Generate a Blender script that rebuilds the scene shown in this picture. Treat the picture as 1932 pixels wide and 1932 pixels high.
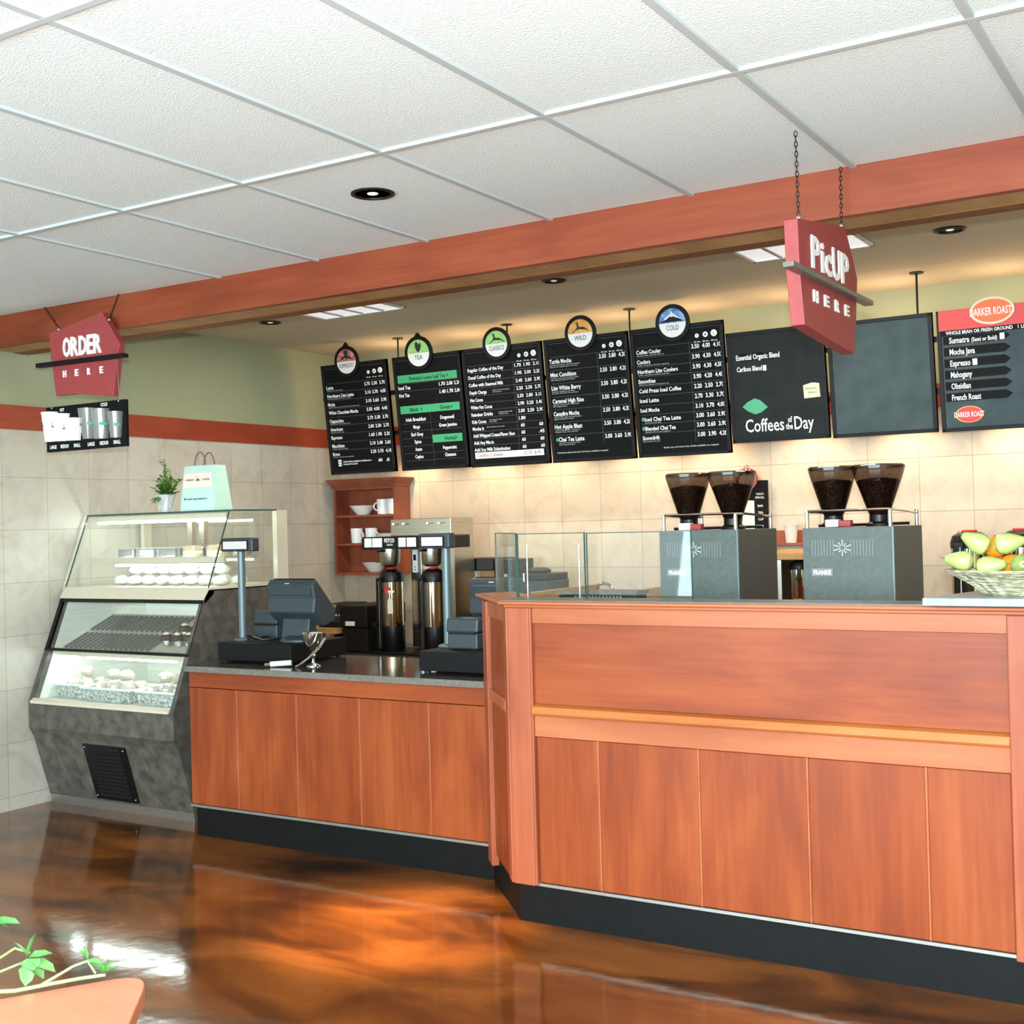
import bpy, math, random
from mathutils import Vector, Matrix

for _o in list(bpy.data.objects):
    bpy.data.objects.remove(_o)
S = bpy.context.scene
C = S.collection
rnd = random.Random(7)
PI = math.pi

# ------------------------------------------------------------------ camera
EYE = Vector((0.0, 0.0, 1.533))
YAW, PITCH, ROLL = 0.54987, 0.009932, -0.0266428
fw = Vector((-math.sin(YAW) * math.cos(PITCH), math.cos(YAW) * math.cos(PITCH), math.sin(PITCH)))
rt = Vector((math.cos(YAW), math.sin(YAW), 0))
up = rt.cross(fw)
r2 = rt * math.cos(ROLL) + up * math.sin(ROLL)
u2 = up * math.cos(ROLL) - rt * math.sin(ROLL)
cam = bpy.data.cameras.new('camera')
cam.sensor_width = 36.0
cam.lens = 2316.9 / 1932 * 36.0
cam.clip_start = 0.05
cam_o = bpy.data.objects.new('camera', cam)
C.objects.link(cam_o)
cam_o.matrix_world = Matrix(((r2.x, u2.x, -fw.x, EYE.x), (r2.y, u2.y, -fw.y, EYE.y),
                             (r2.z, u2.z, -fw.z, EYE.z), (0, 0, 0, 1)))
S.camera = cam_o

# ------------------------------------------------------------------ world, lights, exposure
S.view_settings.view_transform = 'Standard'
S.view_settings.look = 'None'
S.view_settings.gamma = 1.0
S.view_settings.use_curve_mapping = False
S.view_settings.exposure = 0.12
S.cycles.use_denoising = True
S.cycles.max_bounces = 10
S.cycles.transparent_max_bounces = 24
S.cycles.caustics_reflective = False
S.cycles.caustics_refractive = False
S.cycles.sample_clamp_indirect = 6.0
W = bpy.data.worlds.new('room_daylight')
S.world = W
W.use_nodes = True
W.node_tree.nodes['Background'].inputs[0].default_value = (0.80, 0.95, 1.0, 1)
W.node_tree.nodes['Background'].inputs[1].default_value = 2.2


def lamp(name, kind, loc, power, color=(1, 1, 1), **kw):
    L = bpy.data.lights.new(name, kind)
    L.energy = power
    L.color = color
    aim = kw.pop('aim', None)
    for k, v in kw.items():
        setattr(L, k, v)
    o = bpy.data.objects.new(name, L)
    C.objects.link(o)
    o.location = loc
    if aim is not None:
        d = Vector(aim) - Vector(loc)
        o.rotation_euler = d.to_track_quat('-Z', 'Y').to_euler()
    return o


# the camera's own flash, just above the lens
lamp('camera_flash', 'POINT', (0.02, -0.02, 1.66), 620, (0.95, 1.0, 1.0), shadow_soft_size=0.03)
WARM = (1.0, 0.66, 0.40)
# wall washers mounted behind the menu boards
for _x in (-5.30, -4.66, -4.12, -3.52, -2.98, -2.36, -1.78, -1.18, -0.55):
    lamp('wall_wash_light', 'SPOT', (_x, 7.12, 2.16), 21, WARM, spot_size=2.0, spot_blend=1.0,
         shadow_soft_size=0.03, aim=(_x + 0.03, 7.36, 1.45))
    lamp('board_uplight', 'POINT', (_x, 7.10, 2.60), 3.6, WARM, shadow_soft_size=0.12)
# recessed lights: the round cans and the two troffers give a little light of their own
for _p in ((-5.346, 5.85, 2.80), (-3.267, 5.83, 2.80), (-1.218, 5.97, 2.80)):
    lamp('downlight_beam', 'SPOT', _p, 26, WARM, spot_size=1.5, spot_blend=0.9, shadow_soft_size=0.04,
         aim=(_p[0], _p[1], 0))
lamp('downlight_beam', 'SPOT', (-2.733, 3.549, 2.70), 1500, (1.0, 0.66, 0.36), spot_size=0.46, spot_blend=1.0,
     shadow_soft_size=0.04, aim=(-2.87, 3.77, 0))
# unseen area lamps added out of view as ambient fill
for _p in ((-3.6, -0.8, 2.70), (0.6, -0.8, 2.70), (1.6, 2.2, 2.70)):
    lamp('dining_room_fill', 'AREA', _p, 30, (1.0, 0.97, 0.92), shape='RECTANGLE', size=0.6, size_y=1.2)
# unseen cool panel added behind the camera to brighten the ceiling and fronts
lamp('ceiling_fill_panel', 'AREA', (-1.5, -3.1, 1.5), 560, (0.70, 0.91, 1.0), shape='RECTANGLE', size=7.0, size_y=2.2,
     aim=(-1.5, 4.0, 3.6))
for _p in ((-4.67, 5.83, 2.83), (-1.9, 5.88, 2.83)):
    lamp('troffer_glow', 'AREA', _p, 24, (1.0, 0.93, 0.80), shape='RECTANGLE', size=0.56, size_y=0.2)


# ------------------------------------------------------------------ helpers
def srgb(r, g, b):
    f = lambda c: (c / 255 / 12.92) if c / 255 <= 0.04045 else ((c / 255 + 0.055) / 1.055) ** 2.4
    return (f(r), f(g), f(b), 1.0)


class G:
    """collects shapes; build() links them as ONE mesh object.  o = origin subtracted from world numbers"""
    def __init__(s, o=(0, 0, 0)):
        s.v, s.f, s.o, s.m = [], [], Vector(o), None

    def add(s, vs, fs):
        n = len(s.v)
        for p in vs:
            p = Vector(p)
            if s.m is not None:
                p = s.m @ p
            s.v.append(p - s.o)
        for q in fs:
            s.f.append([i + n for i in q])
        return s

    def box(s, x0, x1, y0, y1, z0, z1):
        return s.add([(x0, y0, z0), (x1, y0, z0), (x1, y1, z0), (x0, y1, z0), (x0, y0, z1), (x1, y0, z1), (x1, y1, z1), (x0, y1, z1)],
                     [(0, 3, 2, 1), (4, 5, 6, 7), (0, 1, 5, 4), (1, 2, 6, 5), (2, 3, 7, 6), (3, 0, 4, 7)])

    def prism(s, poly, a, b, axis):
        n = len(poly)
        if axis == 'x':
            P = lambda p, t: (t, p[0], p[1])
        elif axis == 'y':
            P = lambda p, t: (p[0], t, p[1])
        else:
            P = lambda p, t: (p[0], p[1], t)
        vs = [P(p, a) for p in poly] + [P(p, b) for p in poly]
        area = sum(poly[i][0] * poly[(i + 1) % n][1] - poly[(i + 1) % n][0] * poly[i][1] for i in range(n))
        fl = (area > 0) == (b > a)
        if axis == 'y':
            fl = not fl
        fs = [tuple(range(n - 1, -1, -1)), tuple(range(n, 2 * n))] + [(i, (i + 1) % n, (i + 1) % n + n, i + n) for i in range(n)]
        if not fl:
            fs = [tuple(reversed(q)) for q in fs]
        return s.add(vs, fs)

    def lathe(s, prof, c=(0, 0, 0), n=24, cap=True, a0=0.0, a1=2 * PI):
        full = abs(a1 - a0 - 2 * PI) < 1e-6
        k = n if full else n + 1
        vs, fs = [], []
        for (r, z) in prof:
            for i in range(k):
                a = a0 + (a1 - a0) * i / n
                vs.append((c[0] + r * math.cos(a), c[1] + r * math.sin(a), c[2] + z))
        for j in range(len(prof) - 1):
            for i in range(n):
                i2 = (i + 1) % k if full else i + 1
                fs.append((j * k + i, j * k + i2, (j + 1) * k + i2, (j + 1) * k + i))
        if cap:
            fs.append(tuple(range(k - 1, -1, -1)))
            fs.append(tuple((len(prof) - 1) * k + i for i in range(k)))
        return s.add(vs, fs)

    def cyl(s, p, q, r, r1=None, n=16):
        return s.tube([p, q], r, n, r1)

    def tube(s, pts, r, n=8, r1=None):
        pts = [Vector(p) for p in pts]
        m = len(pts)
        rs = [r + ((r1 if r1 is not None else r) - r) * i / (m - 1) for i in range(m)]
        vs, fs = [], []
        nrm = None
        for i, p in enumerate(pts):
            t = (pts[min(i + 1, m - 1)] - pts[max(i - 1, 0)]).normalized()
            if nrm is None:
                nrm = t.cross(Vector((0, 0, 1)) if abs(t.z) < 0.9 else Vector((1, 0, 0))).normalized()
            else:
                nrm = (nrm - t * nrm.dot(t)).normalized()
            bn = t.cross(nrm)
            for k in range(n):
                a = 2 * PI * k / n
                vs.append(p + (nrm * math.cos(a) + bn * math.sin(a)) * rs[i])
        for i in range(m - 1):
            for k in range(n):
                k2 = (k + 1) % n
                fs.append((i * n + k, i * n + k2, (i + 1) * n + k2, (i + 1) * n + k))
        fs.append(tuple(range(n - 1, -1, -1)))
        fs.append(tuple((m - 1) * n + k for k in range(n)))
        return s.add(vs, fs)

    def ball(s, c, r, n=14, m=8, jit=0.0):
        rx, ry, rz = r if isinstance(r, (tuple, list)) else (r, r, r)
        vs = [(c[0], c[1], c[2] - rz)]
        for j in range(1, m):
            t = -PI / 2 + PI * j / m
            for i in range(n):
                a = 2 * PI * i / n
                k = 1 + (rnd.uniform(-jit, jit) if jit else 0)
                vs.append((c[0] + rx * k * math.cos(t) * math.cos(a), c[1] + ry * k * math.cos(t) * math.sin(a), c[2] + rz * k * math.sin(t)))
        vs.append((c[0], c[1], c[2] + rz))
        fs = [(0, 1 + (i + 1) % n, 1 + i) for i in range(n)]
        for j in range(m - 2):
            for i in range(n):
                a, b = 1 + j * n + i, 1 + j * n + (i + 1) % n
                fs.append((a, b, b + n, a + n))
        L = len(vs) - 1
        fs += [(1 + (m - 2) * n + i, 1 + (m - 2) * n + (i + 1) % n, L) for i in range(n)]
        return s.add(vs, fs)

    def disc(s, c, r, axis='y', n=32, t=0.0, rz=None):
        """flat disc (t = thickness towards -axis)"""
        rz = rz or r
        pl = [(c[0] + r * math.cos(2 * PI * i / n), c[2] + rz * math.sin(2 * PI * i / n)) for i in range(n)]
        return s.prism(pl, c[1] - t, c[1], 'y')

    def build(s, name, mt, parent=None, bev=0.0, smooth=False, seg=2):
        me = bpy.data.meshes.new(name)
        me.from_pydata([tuple(p) for p in s.v], [], s.f)
        me.update()
        me.materials.append(mt)
        if smooth:
            me.polygons.foreach_set('use_smooth', [True] * len(me.polygons))
            try:
                me.set_sharp_from_angle(angle=math.radians(38))
            except Exception:
                pass
        o = bpy.data.objects.new(name, me)
        C.objects.link(o)
        if parent is not None:
            o.parent = parent
        if bev:
            b = o.modifiers.new('bevel', 'BEVEL')
            b.width = bev
            b.segments = seg
            b.limit_method = 'ANGLE'
            b.angle_limit = math.radians(40)
        return o


def tag(o, label, cat, group=None):
    o['label'] = label
    o['category'] = cat
    if group:
        o['group'] = group
    return o


def thing(name, label, cat, loc=(0, 0, 0), rot=(0, 0, 0), group=None):
    o = bpy.data.objects.new(name, None)
    o.empty_display_size = 0.05
    C.objects.link(o)
    o.location = loc
    o.rotation_euler = rot
    return tag(o, label, cat, group)


def struct(o):
    o['kind'] = 'structure'
    return o


def dup(root, loc, rot=None, label=None, scale=None):
    def cp(o, par):
        c = o.copy()
        C.objects.link(c)
        c.parent = par
        for k in list(o.children):
            cp(k, c)
        return c
    r = cp(root, None)
    r.location = loc
    if rot is not None:
        r.rotation_euler = rot
    if scale is not None:
        r.scale = scale
    if label:
        r['label'] = label
    return r


_tc = {}


def text_geo(s, bold=0.0, ext=0.0):
    key = (s, bold, ext)
    if key not in _tc:
        cu = bpy.data.curves.new('lettering', 'FONT')
        cu.body = s
        cu.size = 1.0
        cu.offset = bold
        cu.extrude = ext
        cu.resolution_u = 2
        ob = bpy.data.objects.new('lettering', cu)
        me = ob.to_mesh()
        vs = [v.co.copy() for v in me.vertices]
        fs = [tuple(p.vertices) for p in me.polygons]
        ob.to_mesh_clear()
        bpy.data.objects.remove(ob)
        bpy.data.curves.remove(cu)
        _tc[key] = (vs, fs)
    return _tc[key]


def put_text(g, s, u, v, h, place, w=None, xs=0.6, align='l', bold=0.02, ext=0.0):
    """lettering with letter height h; place(u, v, d) maps board coordinates to 3-D"""
    vs, fs = text_geo(s, bold, ext)
    if not vs:
        return
    x0, x1 = min(p.x for p in vs), max(p.x for p in vs)
    k = h / 0.70
    kx = (w / (x1 - x0)) if w else k * xs
    wd = (x1 - x0) * kx
    off = u - x0 * kx - (wd if align == 'r' else wd / 2 if align == 'c' else 0)
    g.add([place(off + p.x * kx, v + p.y * k, p.z * k) for p in vs], fs)


def words(par, name, mt, items, place):
    """each word or price its own little part; items: (text, u, v, height, keyword options)"""
    for s, u, v, h, kw in items:
        g = G()
        put_text(g, s, u, v, h, place, **kw)
        g.build(name, mt, par)


ORD = 'first second third fourth fifth sixth seventh eighth ninth tenth eleventh twelfth thirteenth fourteenth fifteenth sixteenth seventeenth'.split()


# ------------------------------------------------------------------ materials
def mat(name, col, rough=0.5, metal=0.0, spec=0.5, coat=0.0, emit=None, estr=0.0):
    m = bpy.data.materials.new(name)
    m.use_nodes = True
    b = m.node_tree.nodes['Principled BSDF']
    b.inputs['Base Color'].default_value = col
    b.inputs['Roughness'].default_value = rough
    b.inputs['Metallic'].default_value = metal
    b.inputs['Specular IOR Level'].default_value = spec
    b.inputs['Coat Weight'].default_value = coat
    if emit:
        b.inputs['Emission Color'].default_value = emit
        b.inputs['Emission Strength'].default_value = estr
    return m


def nd(m, t, **kw):
    n = m.node_tree.nodes.new(t)
    for k, v in kw.items():
        setattr(n, k, v)
    return n


def ramp(m, stops):
    r = nd(m, 'ShaderNodeValToRGB')
    e = r.color_ramp.elements
    e[0].position, e[0].color = stops[0]
    e[1].position, e[1].color = stops[-1]
    for p, c in stops[1:-1]:
        x = e.new(p)
        x.color = c
    return r


def noise_mat(name, stops, scale=(1, 1, 1), nscale=5.0, detail=6.0, dist=0.0, bump=0.0, bscale=None, bdist=0.01, **kw):
    m = mat(name, stops[0][1], **kw)
    T = m.node_tree
    b = T.nodes['Principled BSDF']
    tc = nd(m, 'ShaderNodeTexCoord')
    mp = nd(m, 'ShaderNodeMapping')
    mp.inputs['Scale'].default_value = scale
    T.links.new(tc.outputs['Object'], mp.inputs['Vector'])
    n = nd(m, 'ShaderNodeTexNoise')
    n.inputs['Scale'].default_value = nscale
    n.inputs['Detail'].default_value = detail
    n.inputs['Distortion'].default_value = dist
    T.links.new(mp.outputs[0], n.inputs['Vector'])
    r = ramp(m, stops)
    T.links.new(n.outputs['Fac'], r.inputs[0])
    T.links.new(r.outputs[0], b.inputs['Base Color'])
    if bump:
        n2 = n
        if bscale:
            n2 = nd(m, 'ShaderNodeTexNoise')
            n2.inputs['Scale'].default_value = bscale
            n2.inputs['Detail'].default_value = 4
            T.links.new(tc.outputs['Object'], n2.inputs['Vector'])
        bp = nd(m, 'ShaderNodeBump')
        bp.inputs['Strength'].default_value = bump
        bp.inputs['Distance'].default_value = bdist
        T.links.new(n2.outputs['Fac'], bp.inputs['Height'])
        T.links.new(bp.outputs[0], b.inputs['Normal'])
    return m


def wood_mat(name, lo, mid, hi, axis='z', rough=0.42, coat=0.06):
    """cherry veneer: fine grain along an axis over soft blotches"""
    m = mat(name, mid, rough=rough, coat=coat, spec=0.32)
    T = m.node_tree
    b = T.nodes['Principled BSDF']
    b.inputs['Coat Roughness'].default_value = 0.25
    tc = nd(m, 'ShaderNodeTexCoord')
    mp = nd(m, 'ShaderNodeMapping')
    mp.inputs['Scale'].default_value = {'z': (30, 30, 1.6), 'x': (1.6, 30, 30), 'y': (30, 1.6, 30)}[axis]
    T.links.new(tc.outputs['Object'], mp.inputs['Vector'])
    n = nd(m, 'ShaderNodeTexNoise')
    n.inputs['Scale'].default_value = 1.6
    n.inputs['Detail'].default_value = 7
    n.inputs['Roughness'].default_value = 0.65
    T.links.new(mp.outputs[0], n.inputs['Vector'])
    mp2 = nd(m, 'ShaderNodeMapping')
    mp2.inputs['Scale'].default_value = {'z': (3.2, 3.2, 0.8), 'x': (0.8, 3.2, 3.2), 'y': (3.2, 0.8, 3.2)}[axis]
    T.links.new(tc.outputs['Object'], mp2.inputs['Vector'])
    n2 = nd(m, 'ShaderNodeTexNoise')
    n2.inputs['Scale'].default_value = 1.5
    n2.inputs['Detail'].default_value = 5
    n2.inputs['Distortion'].default_value = 0.8
    T.links.new(mp2.outputs[0], n2.inputs['Vector'])
    mx = nd(m, 'ShaderNodeMath', operation='MULTIPLY_ADD')
    T.links.new(n2.outputs['Fac'], mx.inputs[0])
    mx.inputs[1].default_value = 0.75
    ml = nd(m, 'ShaderNodeMath', operation='MULTIPLY')
    T.links.new(n.outputs['Fac'], ml.inputs[0])
    ml.inputs[1].default_value = 0.38
    T.links.new(ml.outputs[0], mx.inputs[2])
    r = ramp(m, [(0.36, lo), (0.55, mid), (0.74, hi)])
    T.links.new(mx.outputs[0], r.inputs[0])
    T.links.new(r.outputs[0], b.inputs['Base Color'])
    return m


def tile_mat(name, axes, w, h, u0, v0, c1, c2, cm):
    """square beige wall tiles, stack bond, axes e.g. 'xz'"""
    m = mat(name, c1, rough=0.38, spec=0.4)
    T = m.node_tree
    b = T.nodes['Principled BSDF']
    tc = nd(m, 'ShaderNodeTexCoord')
    sp = nd(m, 'ShaderNodeSeparateXYZ')
    T.links.new(tc.outputs['Object'], sp.inputs[0])
    cb = nd(m, 'ShaderNodeCombineXYZ')
    for k, ax in enumerate(axes):
        a = nd(m, 'ShaderNodeMath', operation='SUBTRACT')
        T.links.new(sp.outputs['XYZ'.index(ax.upper())], a.inputs[0])
        a.inputs[1].default_value = (u0, v0)[k] - 50 * (w, h)[k]
        T.links.new(a.outputs[0], cb.inputs[k])
    br = nd(m, 'ShaderNodeTexBrick')
    br.offset = 0.0
    br.squash = 1.0
    br.inputs['Scale'].default_value = 1.0
    br.inputs['Brick Width'].default_value = w
    br.inputs['Row Height'].default_value = h
    br.inputs['Mortar Size'].default_value = 0.0026
    br.inputs['Mortar Smooth'].default_value = 0.3
    br.inputs['Bias'].default_value = 0.0
    br.inputs['Color1'].default_value = c1
    br.inputs['Color2'].default_value = c2
    br.inputs['Mortar'].default_value = cm
    T.links.new(cb.outputs[0], br.inputs['Vector'])
    n = nd(m, 'ShaderNodeTexNoise')
    n.inputs['Scale'].default_value = 4.5
    n.inputs['Detail'].default_value = 9
    n.inputs['Roughness'].default_value = 0.62
    n.inputs['Distortion'].default_value = 1.6
    T.links.new(tc.outputs['Object'], n.inputs['Vector'])
    r = ramp(m, [(0.30, (0.84, 0.82, 0.78, 1)), (0.52, (1, 1, 1, 1)), (0.70, (1.0, 0.965, 0.90, 1))])
    T.links.new(n.outputs['Fac'], r.inputs[0])
    mx = nd(m, 'ShaderNodeMix', data_type='RGBA', blend_type='MULTIPLY')
    mx.inputs[0].default_value = 1.0
    T.links.new(br.outputs['Color'], mx.inputs[6])
    T.links.new(r.outputs[0], mx.inputs[7])
    T.links.new(mx.outputs[2], b.inputs['Base Color'])
    bp = nd(m, 'ShaderNodeBump')
    bp.inputs['Strength'].default_value = 0.4
    bp.inputs['Distance'].default_value = 0.003
    bp.invert = True
    T.links.new(br.outputs['Fac'], bp.inputs['Height'])
    T.links.new(bp.outputs[0], b.inputs['Normal'])
    return m


def glass_mat(name, tint=(0.968, 0.988, 0.98, 1), refl=0.10, white=0.0):
    """thin clear pane: see-through with a faint reflection"""
    m = bpy.data.materials.new(name)
    m.use_nodes = True
    T = m.node_tree
    T.nodes.clear()
    out = nd(m, 'ShaderNodeOutputMaterial')
    tr = nd(m, 'ShaderNodeBsdfTransparent')
    tr.inputs[0].default_value = tint
    gl = nd(m, 'ShaderNodeBsdfGlossy')
    gl.inputs['Roughness'].default_value = 0.02
    gl.inputs[0].default_value = (1, 1, 1, 1)
    lw = nd(m, 'ShaderNodeLayerWeight')
    lw.inputs[0].default_value = 0.5
    pw = nd(m, 'ShaderNodeMath', operation='POWER')
    pw.inputs[1].default_value = 4.0
    T.links.new(lw.outputs['Facing'], pw.inputs[0])
    mu = nd(m, 'ShaderNodeMath', operation='MULTIPLY_ADD')
    mu.inputs[1].default_value = 0.55
    mu.inputs[2].default_value = refl * 0.3
    mu.use_clamp = True
    T.links.new(pw.outputs[0], mu.inputs[0])
    mx = nd(m, 'ShaderNodeMixShader')
    T.links.new(mu.outputs[0], mx.inputs[0])
    T.links.new(tr.outputs[0], mx.inputs[1])
    T.links.new(gl.outputs[0], mx.inputs[2])
    last = mx
    if white:
        df = nd(m, 'ShaderNodeBsdfDiffuse')
        df.inputs[0].default_value = (0.9, 0.93, 0.92, 1)
        m2 = nd(m, 'ShaderNodeMixShader')
        m2.inputs[0].default_value = white
        T.links.new(mx.outputs[0], m2.inputs[1])
        T.links.new(df.outputs[0], m2.inputs[2])
        last = m2
    T.links.new(last.outputs[0], out.inputs[0])
    return m


M = {}
W_LO, W_MID, W_HI = srgb(112, 45, 17), srgb(135, 60, 25), srgb(154, 77, 37)
M['wood_v'] = wood_mat('cherry_veneer_upright', W_LO, W_MID, W_HI, 'z')
M['wood_h'] = wood_mat('cherry_veneer_lengthwise', W_LO, W_MID, W_HI, 'x')
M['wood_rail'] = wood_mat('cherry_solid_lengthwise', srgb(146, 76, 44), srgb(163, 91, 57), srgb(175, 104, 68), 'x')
M['wood_post'] = wood_mat('cherry_solid_upright', srgb(134, 64, 40), srgb(154, 81, 53), srgb(168, 96, 66), 'z')
M['wood_beam'] = wood_mat('cherry_beam', srgb(108, 46, 23), srgb(129, 57, 31), srgb(144, 71, 42), 'x', rough=0.5, coat=0.1)
M['wood_trim'] = wood_mat('cherry_band', srgb(128, 52, 34), srgb(146, 60, 38), srgb(160, 72, 46), 'y', rough=0.5, coat=0.0)
M['wood_trim_x'] = wood_mat('cherry_band_back', srgb(128, 52, 34), srgb(146, 60, 38), srgb(160, 72, 46), 'x', rough=0.5, coat=0.0)
M['wood_ledge'] = wood_mat('maple_ledge', srgb(150, 80, 34), srgb(170, 98, 46), srgb(182, 112, 58), 'x')
M['wood_dark'] = wood_mat('dark_brown_board', srgb(92, 52, 20), srgb(116, 70, 28), srgb(132, 84, 38), 'x', rough=0.55, coat=0)
M['wood_shelf'] = wood_mat('red_cabinet_wood', srgb(118, 56, 36), srgb(140, 72, 48), srgb(156, 88, 62), 'z')
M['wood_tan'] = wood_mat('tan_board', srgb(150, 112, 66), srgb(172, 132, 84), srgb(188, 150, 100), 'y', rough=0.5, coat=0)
M['wood_table'] = wood_mat('pale_table_top', srgb(164, 102, 77), srgb(172, 110, 84), srgb(180, 118, 91), 'x', rough=0.35)
M['tile_back'] = tile_mat('beige_wall_tile_back', 'xz', 0.30, 0.316, -4.119, 1.542, srgb(198, 187, 168), srgb(190, 178, 159), srgb(164, 153, 134))
M['tile_left'] = tile_mat('beige_wall_tile_left', 'yz', 0.30, 0.30, 4.69, 1.574, srgb(196, 191, 178), srgb(188, 182, 169), srgb(168, 162, 148))
M['green'] = noise_mat('sage_green_paint', [(0.3, srgb(150, 155, 125)), (0.7, srgb(157, 161, 131))], nscale=3, rough=0.8, spec=0.2)
M['soffit'] = noise_mat('tan_ceiling_paint', [(0.3, srgb(202, 193, 168)), (0.7, srgb(208, 199, 174))], nscale=2, rough=0.85, spec=0.2)
M['ceiling'] = noise_mat('white_acoustic_tile', [(0.35, srgb(218, 232, 234)), (0.65, srgb(228, 240, 242))], nscale=160, detail=3, bump=0.6, bscale=140, bdist=0.004, rough=0.9, spec=0.1)
M['tbar'] = mat('white_grid_metal', srgb(180, 190, 193), rough=0.55, spec=0.3)
M['laminate'] = noise_mat('charcoal_stone_laminate', [(0.28, srgb(62, 59, 55)), (0.5, srgb(84, 80, 73)), (0.72, srgb(104, 97, 87))], nscale=16, detail=9, dist=0.4, rough=0.45, spec=0.3)
M['counter_top'] = noise_mat('dark_counter_laminate', [(0.3, srgb(50, 48, 44)), (0.7, srgb(74, 72, 66))], nscale=40, detail=6, rough=0.10, spec=0.9)
M['counter_edge'] = noise_mat('grey_counter_edge', [(0.3, srgb(92, 90, 84)), (0.7, srgb(116, 112, 104))], nscale=60, detail=5, rough=0.4)
M['slab'] = noise_mat('pale_grey_stone', [(0.3, srgb(122, 132, 136)), (0.7, srgb(144, 154, 158))], nscale=20, detail=6, rough=0.3)
M['toe'] = noise_mat('black_cove_base', [(0.3, srgb(8, 9, 10)), (0.7, srgb(14, 15, 16))], nscale=30, rough=0.5, spec=0.2)
M['metal_strip'] = mat('satin_aluminium', srgb(170, 166, 158), rough=0.35, metal=0.8)
M['steel'] = noise_mat('brushed_steel', [(0.3, srgb(176, 170, 156)), (0.7, srgb(196, 190, 176))], scale=(1, 1, 40), nscale=4, rough=0.28, metal=1.0)
M['chrome'] = mat('polished_chrome', srgb(222, 222, 220), rough=0.06, metal=1.0)
M['gold_chrome'] = mat('warm_chrome', srgb(206, 188, 156), rough=0.10, metal=1.0)
M['black'] = mat('black_plastic', srgb(13, 13, 14), rough=0.38, spec=0.3)
M['black_matte'] = noise_mat('black_grained_metal', [(0.35, srgb(9, 9, 10)), (0.65, srgb(18, 18, 19))], nscale=120, rough=0.6, spec=0.2)
M['board'] = noise_mat('black_menu_panel', [(0.35, srgb(13, 14, 14)), (0.65, srgb(19, 20, 20))], nscale=60, rough=0.6, spec=0.12)
M['board_frame'] = mat('black_board_frame', srgb(22, 22, 23), rough=0.5, spec=0.2)
M['chalk'] = noise_mat('slate_chalkboard', [(0.3, srgb(56, 68, 71)), (0.7, srgb(70, 82, 85))], nscale=9, detail=8, rough=0.7, spec=0.2)
M['chalk_dark'] = noise_mat('dark_chalkboard', [(0.3, srgb(26, 31, 31)), (0.7, srgb(35, 40, 40))], nscale=9, detail=8, rough=0.7, spec=0.2)
M['white'] = mat('white_print', srgb(232, 234, 234), rough=0.6, spec=0.2)
M['white_gloss'] = mat('white_glaze', srgb(236, 236, 232), rough=0.2)
M['grey_line'] = mat('grey_print', srgb(110, 112, 112), rough=0.6)
M['grey_text'] = mat('light_grey_print', srgb(176, 180, 178), rough=0.6)
M['green_band'] = mat('mint_green_print', srgb(62, 158, 108), rough=0.6)
M['green_ink'] = mat('dark_green_ink', srgb(8, 66, 38), rough=0.6)
M['leaf_green'] = mat('leaf_green_print', srgb(78, 160, 122), rough=0.6)
M['red_sign'] = noise_mat('brick_red_paint', [(0.3, srgb(142, 54, 56)), (0.7, srgb(154, 62, 62))], nscale=40, rough=0.55)
M['pos'] = noise_mat('slate_blue_plastic', [(0.3, srgb(42, 52, 57)), (0.7, srgb(51, 62, 67))], nscale=60, rough=0.45)
M['pole'] = mat('grey_blue_metal', srgb(92, 108, 112), rough=0.35, metal=0.2)
M['screen'] = mat('pale_display', srgb(206, 200, 198), rough=0.25)
M['machine'] = noise_mat('grey_machine_panel', [(0.3, srgb(72, 81, 77)), (0.7, srgb(82, 91, 87))], nscale=50, rough=0.45, spec=0.3)
M['machine_side'] = noise_mat('dark_grey_machine_side', [(0.35, srgb(66, 66, 62)), (0.65, srgb(82, 80, 74))], nscale=130, rough=0.5)
M['glass'] = glass_mat('clear_pane')
M['glass_edge'] = mat('green_glass_edge', srgb(46, 78, 72), rough=0.1)
M['hopper'] = glass_mat('smoked_plastic', tint=(0.33, 0.285, 0.25, 1), refl=0.12)
M['bean'] = noise_mat('coffee_beans', [(0.3, srgb(40, 24, 14)), (0.7, srgb(82, 54, 34))], nscale=70, detail=3, bump=0.8, bdist=0.01, rough=0.5)
M['cream'] = mat('cream_case_metal', srgb(206, 196, 174), rough=0.4)
M['case_white'] = noise_mat('white_slatted_liner', [(0.3, srgb(216, 218, 208)), (0.7, srgb(230, 231, 222))], scale=(0.2, 0.2, 30), nscale=3, detail=1, rough=0.5)
M['tube'] = mat('lit_case_tube', (1, 1, 1, 1), emit=(0.86, 1.0, 0.98, 1), estr=38.0)
M['lens'] = mat('lit_troffer_lens', (0.9, 0.9, 0.9, 1), emit=(0.93, 0.97, 1.0, 1), estr=0.55)
M['bulb'] = mat('lit_can_bulb', (1, 1, 1, 1), emit=(1.0, 0.85, 0.65, 1), estr=0.35)
M['wrap'] = glass_mat('cellophane', tint=(0.97, 1, 1, 1), refl=0.30, white=0.30)
M['wrap_clear'] = glass_mat('clear_cellophane', tint=(0.97, 1, 1, 1), refl=0.25, white=0.10)
M['bread'] = noise_mat('golden_pastry', [(0.3, srgb(176, 128, 74)), (0.7, srgb(216, 176, 120))], nscale=30, bump=0.4, rough=0.7)
M['choc'] = noise_mat('dark_chocolate_bake', [(0.3, srgb(44, 28, 20)), (0.7, srgb(84, 58, 42))], nscale=40, bump=0.4, rough=0.6)
M['icing'] = noise_mat('pale_icing', [(0.3, srgb(226, 216, 190)), (0.7, srgb(242, 236, 218))], nscale=20, bump=0.2, rough=0.6)
M['silver_foil'] = mat('silver_foil', srgb(236, 236, 238), rough=0.22, metal=0.6)
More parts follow.
